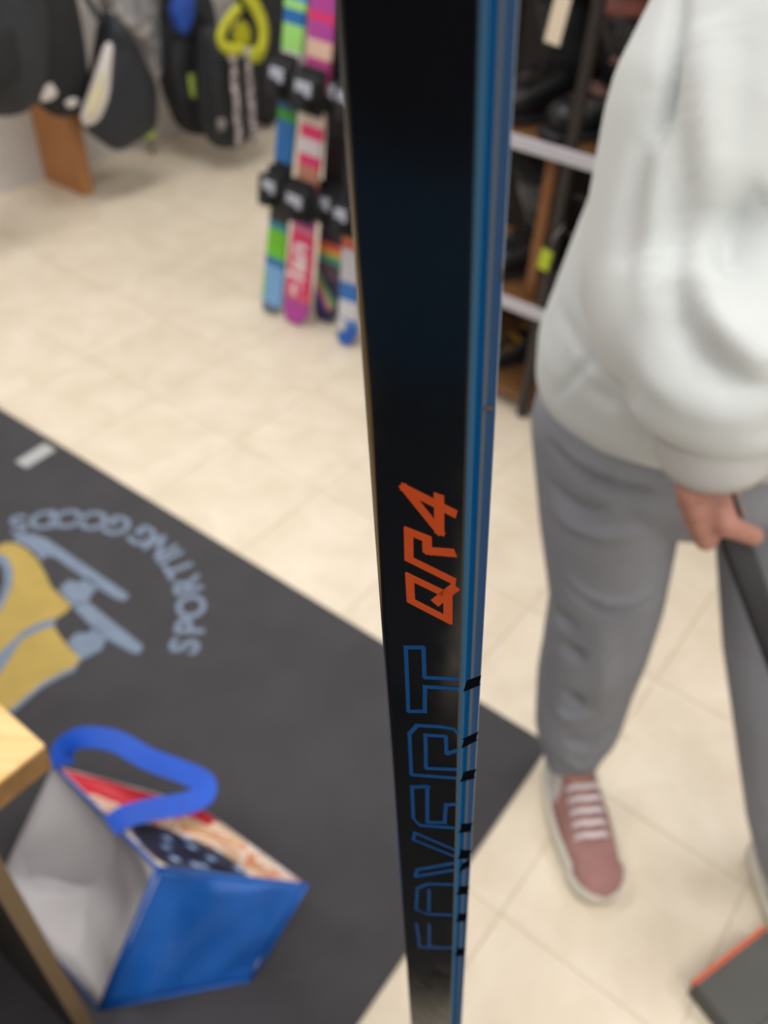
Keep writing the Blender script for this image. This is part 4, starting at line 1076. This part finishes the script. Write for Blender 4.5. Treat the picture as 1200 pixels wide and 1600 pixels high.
green = ski('blue and lime green child ski, leftmost of the leaning skis', (425, 487), (464, 0), 0.086,
    [(0.0, (96, 110, 120)), (0.02, LBL), (0.10, LBL), (0.135, BLU), (0.16, (108, 200, 40)), (0.24, (40, 140, 170)), (0.26, BLK), (0.42, BLU), (0.52, (60, 150, 60)), (0.55, (20, 90, 140)), (0.64, WHT), (0.68, LGN), (0.74, BLU), (0.77, LGN), (0.79, (60, 150, 226)), (0.9, LBL)], 0.40,
    prints=[('edge_print', [(-0.036, 0.02), (-0.028, 0.02), (-0.028, 0.13), (-0.036, 0.13)], (110, 200, 60))])
pink = ski('pink and magenta child ski with white lettering on its tail', (462, 503), (507, 0), 0.102,
    [(0.0, MAG), (0.065, (216, 88, 110)), (0.085, PNK), (0.255, (222, 120, 150)), (0.27, MAG), (0.295, WHT), (0.33, (120, 60, 110)), (0.38, (190, 130, 110)), (0.43, PNK), (0.46, WHT), (0.50, PNK), (0.53, (230, 210, 200)), (0.58, (150, 40, 70)), (0.64, (180, 60, 130)), (0.68, (226, 190, 170)), (0.72, MAG), (0.76, PNK), (0.78, MAG)], 0.385)
dark = ski('dark child ski with rainbow stripes beside the pink ski', (510, 501), (540, 0), 0.104,
    [(0.0, NAV), (0.12, (92, 84, 96)), (0.165, (70, 170, 140)), (0.185, (226, 196, 90)), (0.2, (226, 110, 80)), (0.22, (58, 60, 72)), (0.25, NAV), (0.32, BLK), (0.5, (60, 60, 66)), (0.55, WHT), (0.63, BLK)], 0.37,
    prints=[('stripe', [(-0.042, 0.130), (-0.042, 0.156), (0.040, 0.062), (0.030, 0.045)], (110, 184, 130)), ('stripe', [(-0.042, 0.104), (-0.042, 0.129), (0.029, 0.045), (0.014, 0.036)], (222, 140, 110)), ('stripe', [(-0.042, 0.078), (-0.042, 0.103), (0.013, 0.036), (-0.004, 0.026)], (110, 90, 190))])
blue = ski('blue and white child ski, rightmost, partly behind the upright stick', (543, 537), (566, 0), 0.076,
    [(0.0, (40, 90, 180)), (0.05, (60, 120, 200)), (0.07, (206, 206, 214)), (0.12, (40, 110, 190)), (0.17, (190, 190, 200)), (0.26, (196, 40, 60)), (0.275, (226, 140, 80)), (0.29, (80, 160, 120)), (0.32, BLK), (0.6, (120, 120, 130))], 0.39,
    prints=[('stripe', [(-0.036, 0.008), (-0.012, 0.008), (0.0, 0.075), (-0.034, 0.075)], (206, 206, 212)), ('edge_print', [(-0.037, 0.01), (-0.03, 0.01), (-0.03, 0.04), (-0.037, 0.04)], (120, 200, 90))])
# white lettering running up the pink ski
me_l = []
for k, ch in enumerate('elan'):
    me = glyph(ch, 0.098, 0.003)
    o = link('letter', me, mat('ski_letter_white', (236, 226, 230), 0.4), pink)
    o.matrix_basis = Matrix.Translation((0.026, -0.0105, 0.105 + (0, 0.045, 0.083, 0.130)[k])) @ Matrix(((0, -1, 0), (0, 0, -1), (1, 0, 0))).to_4x4()
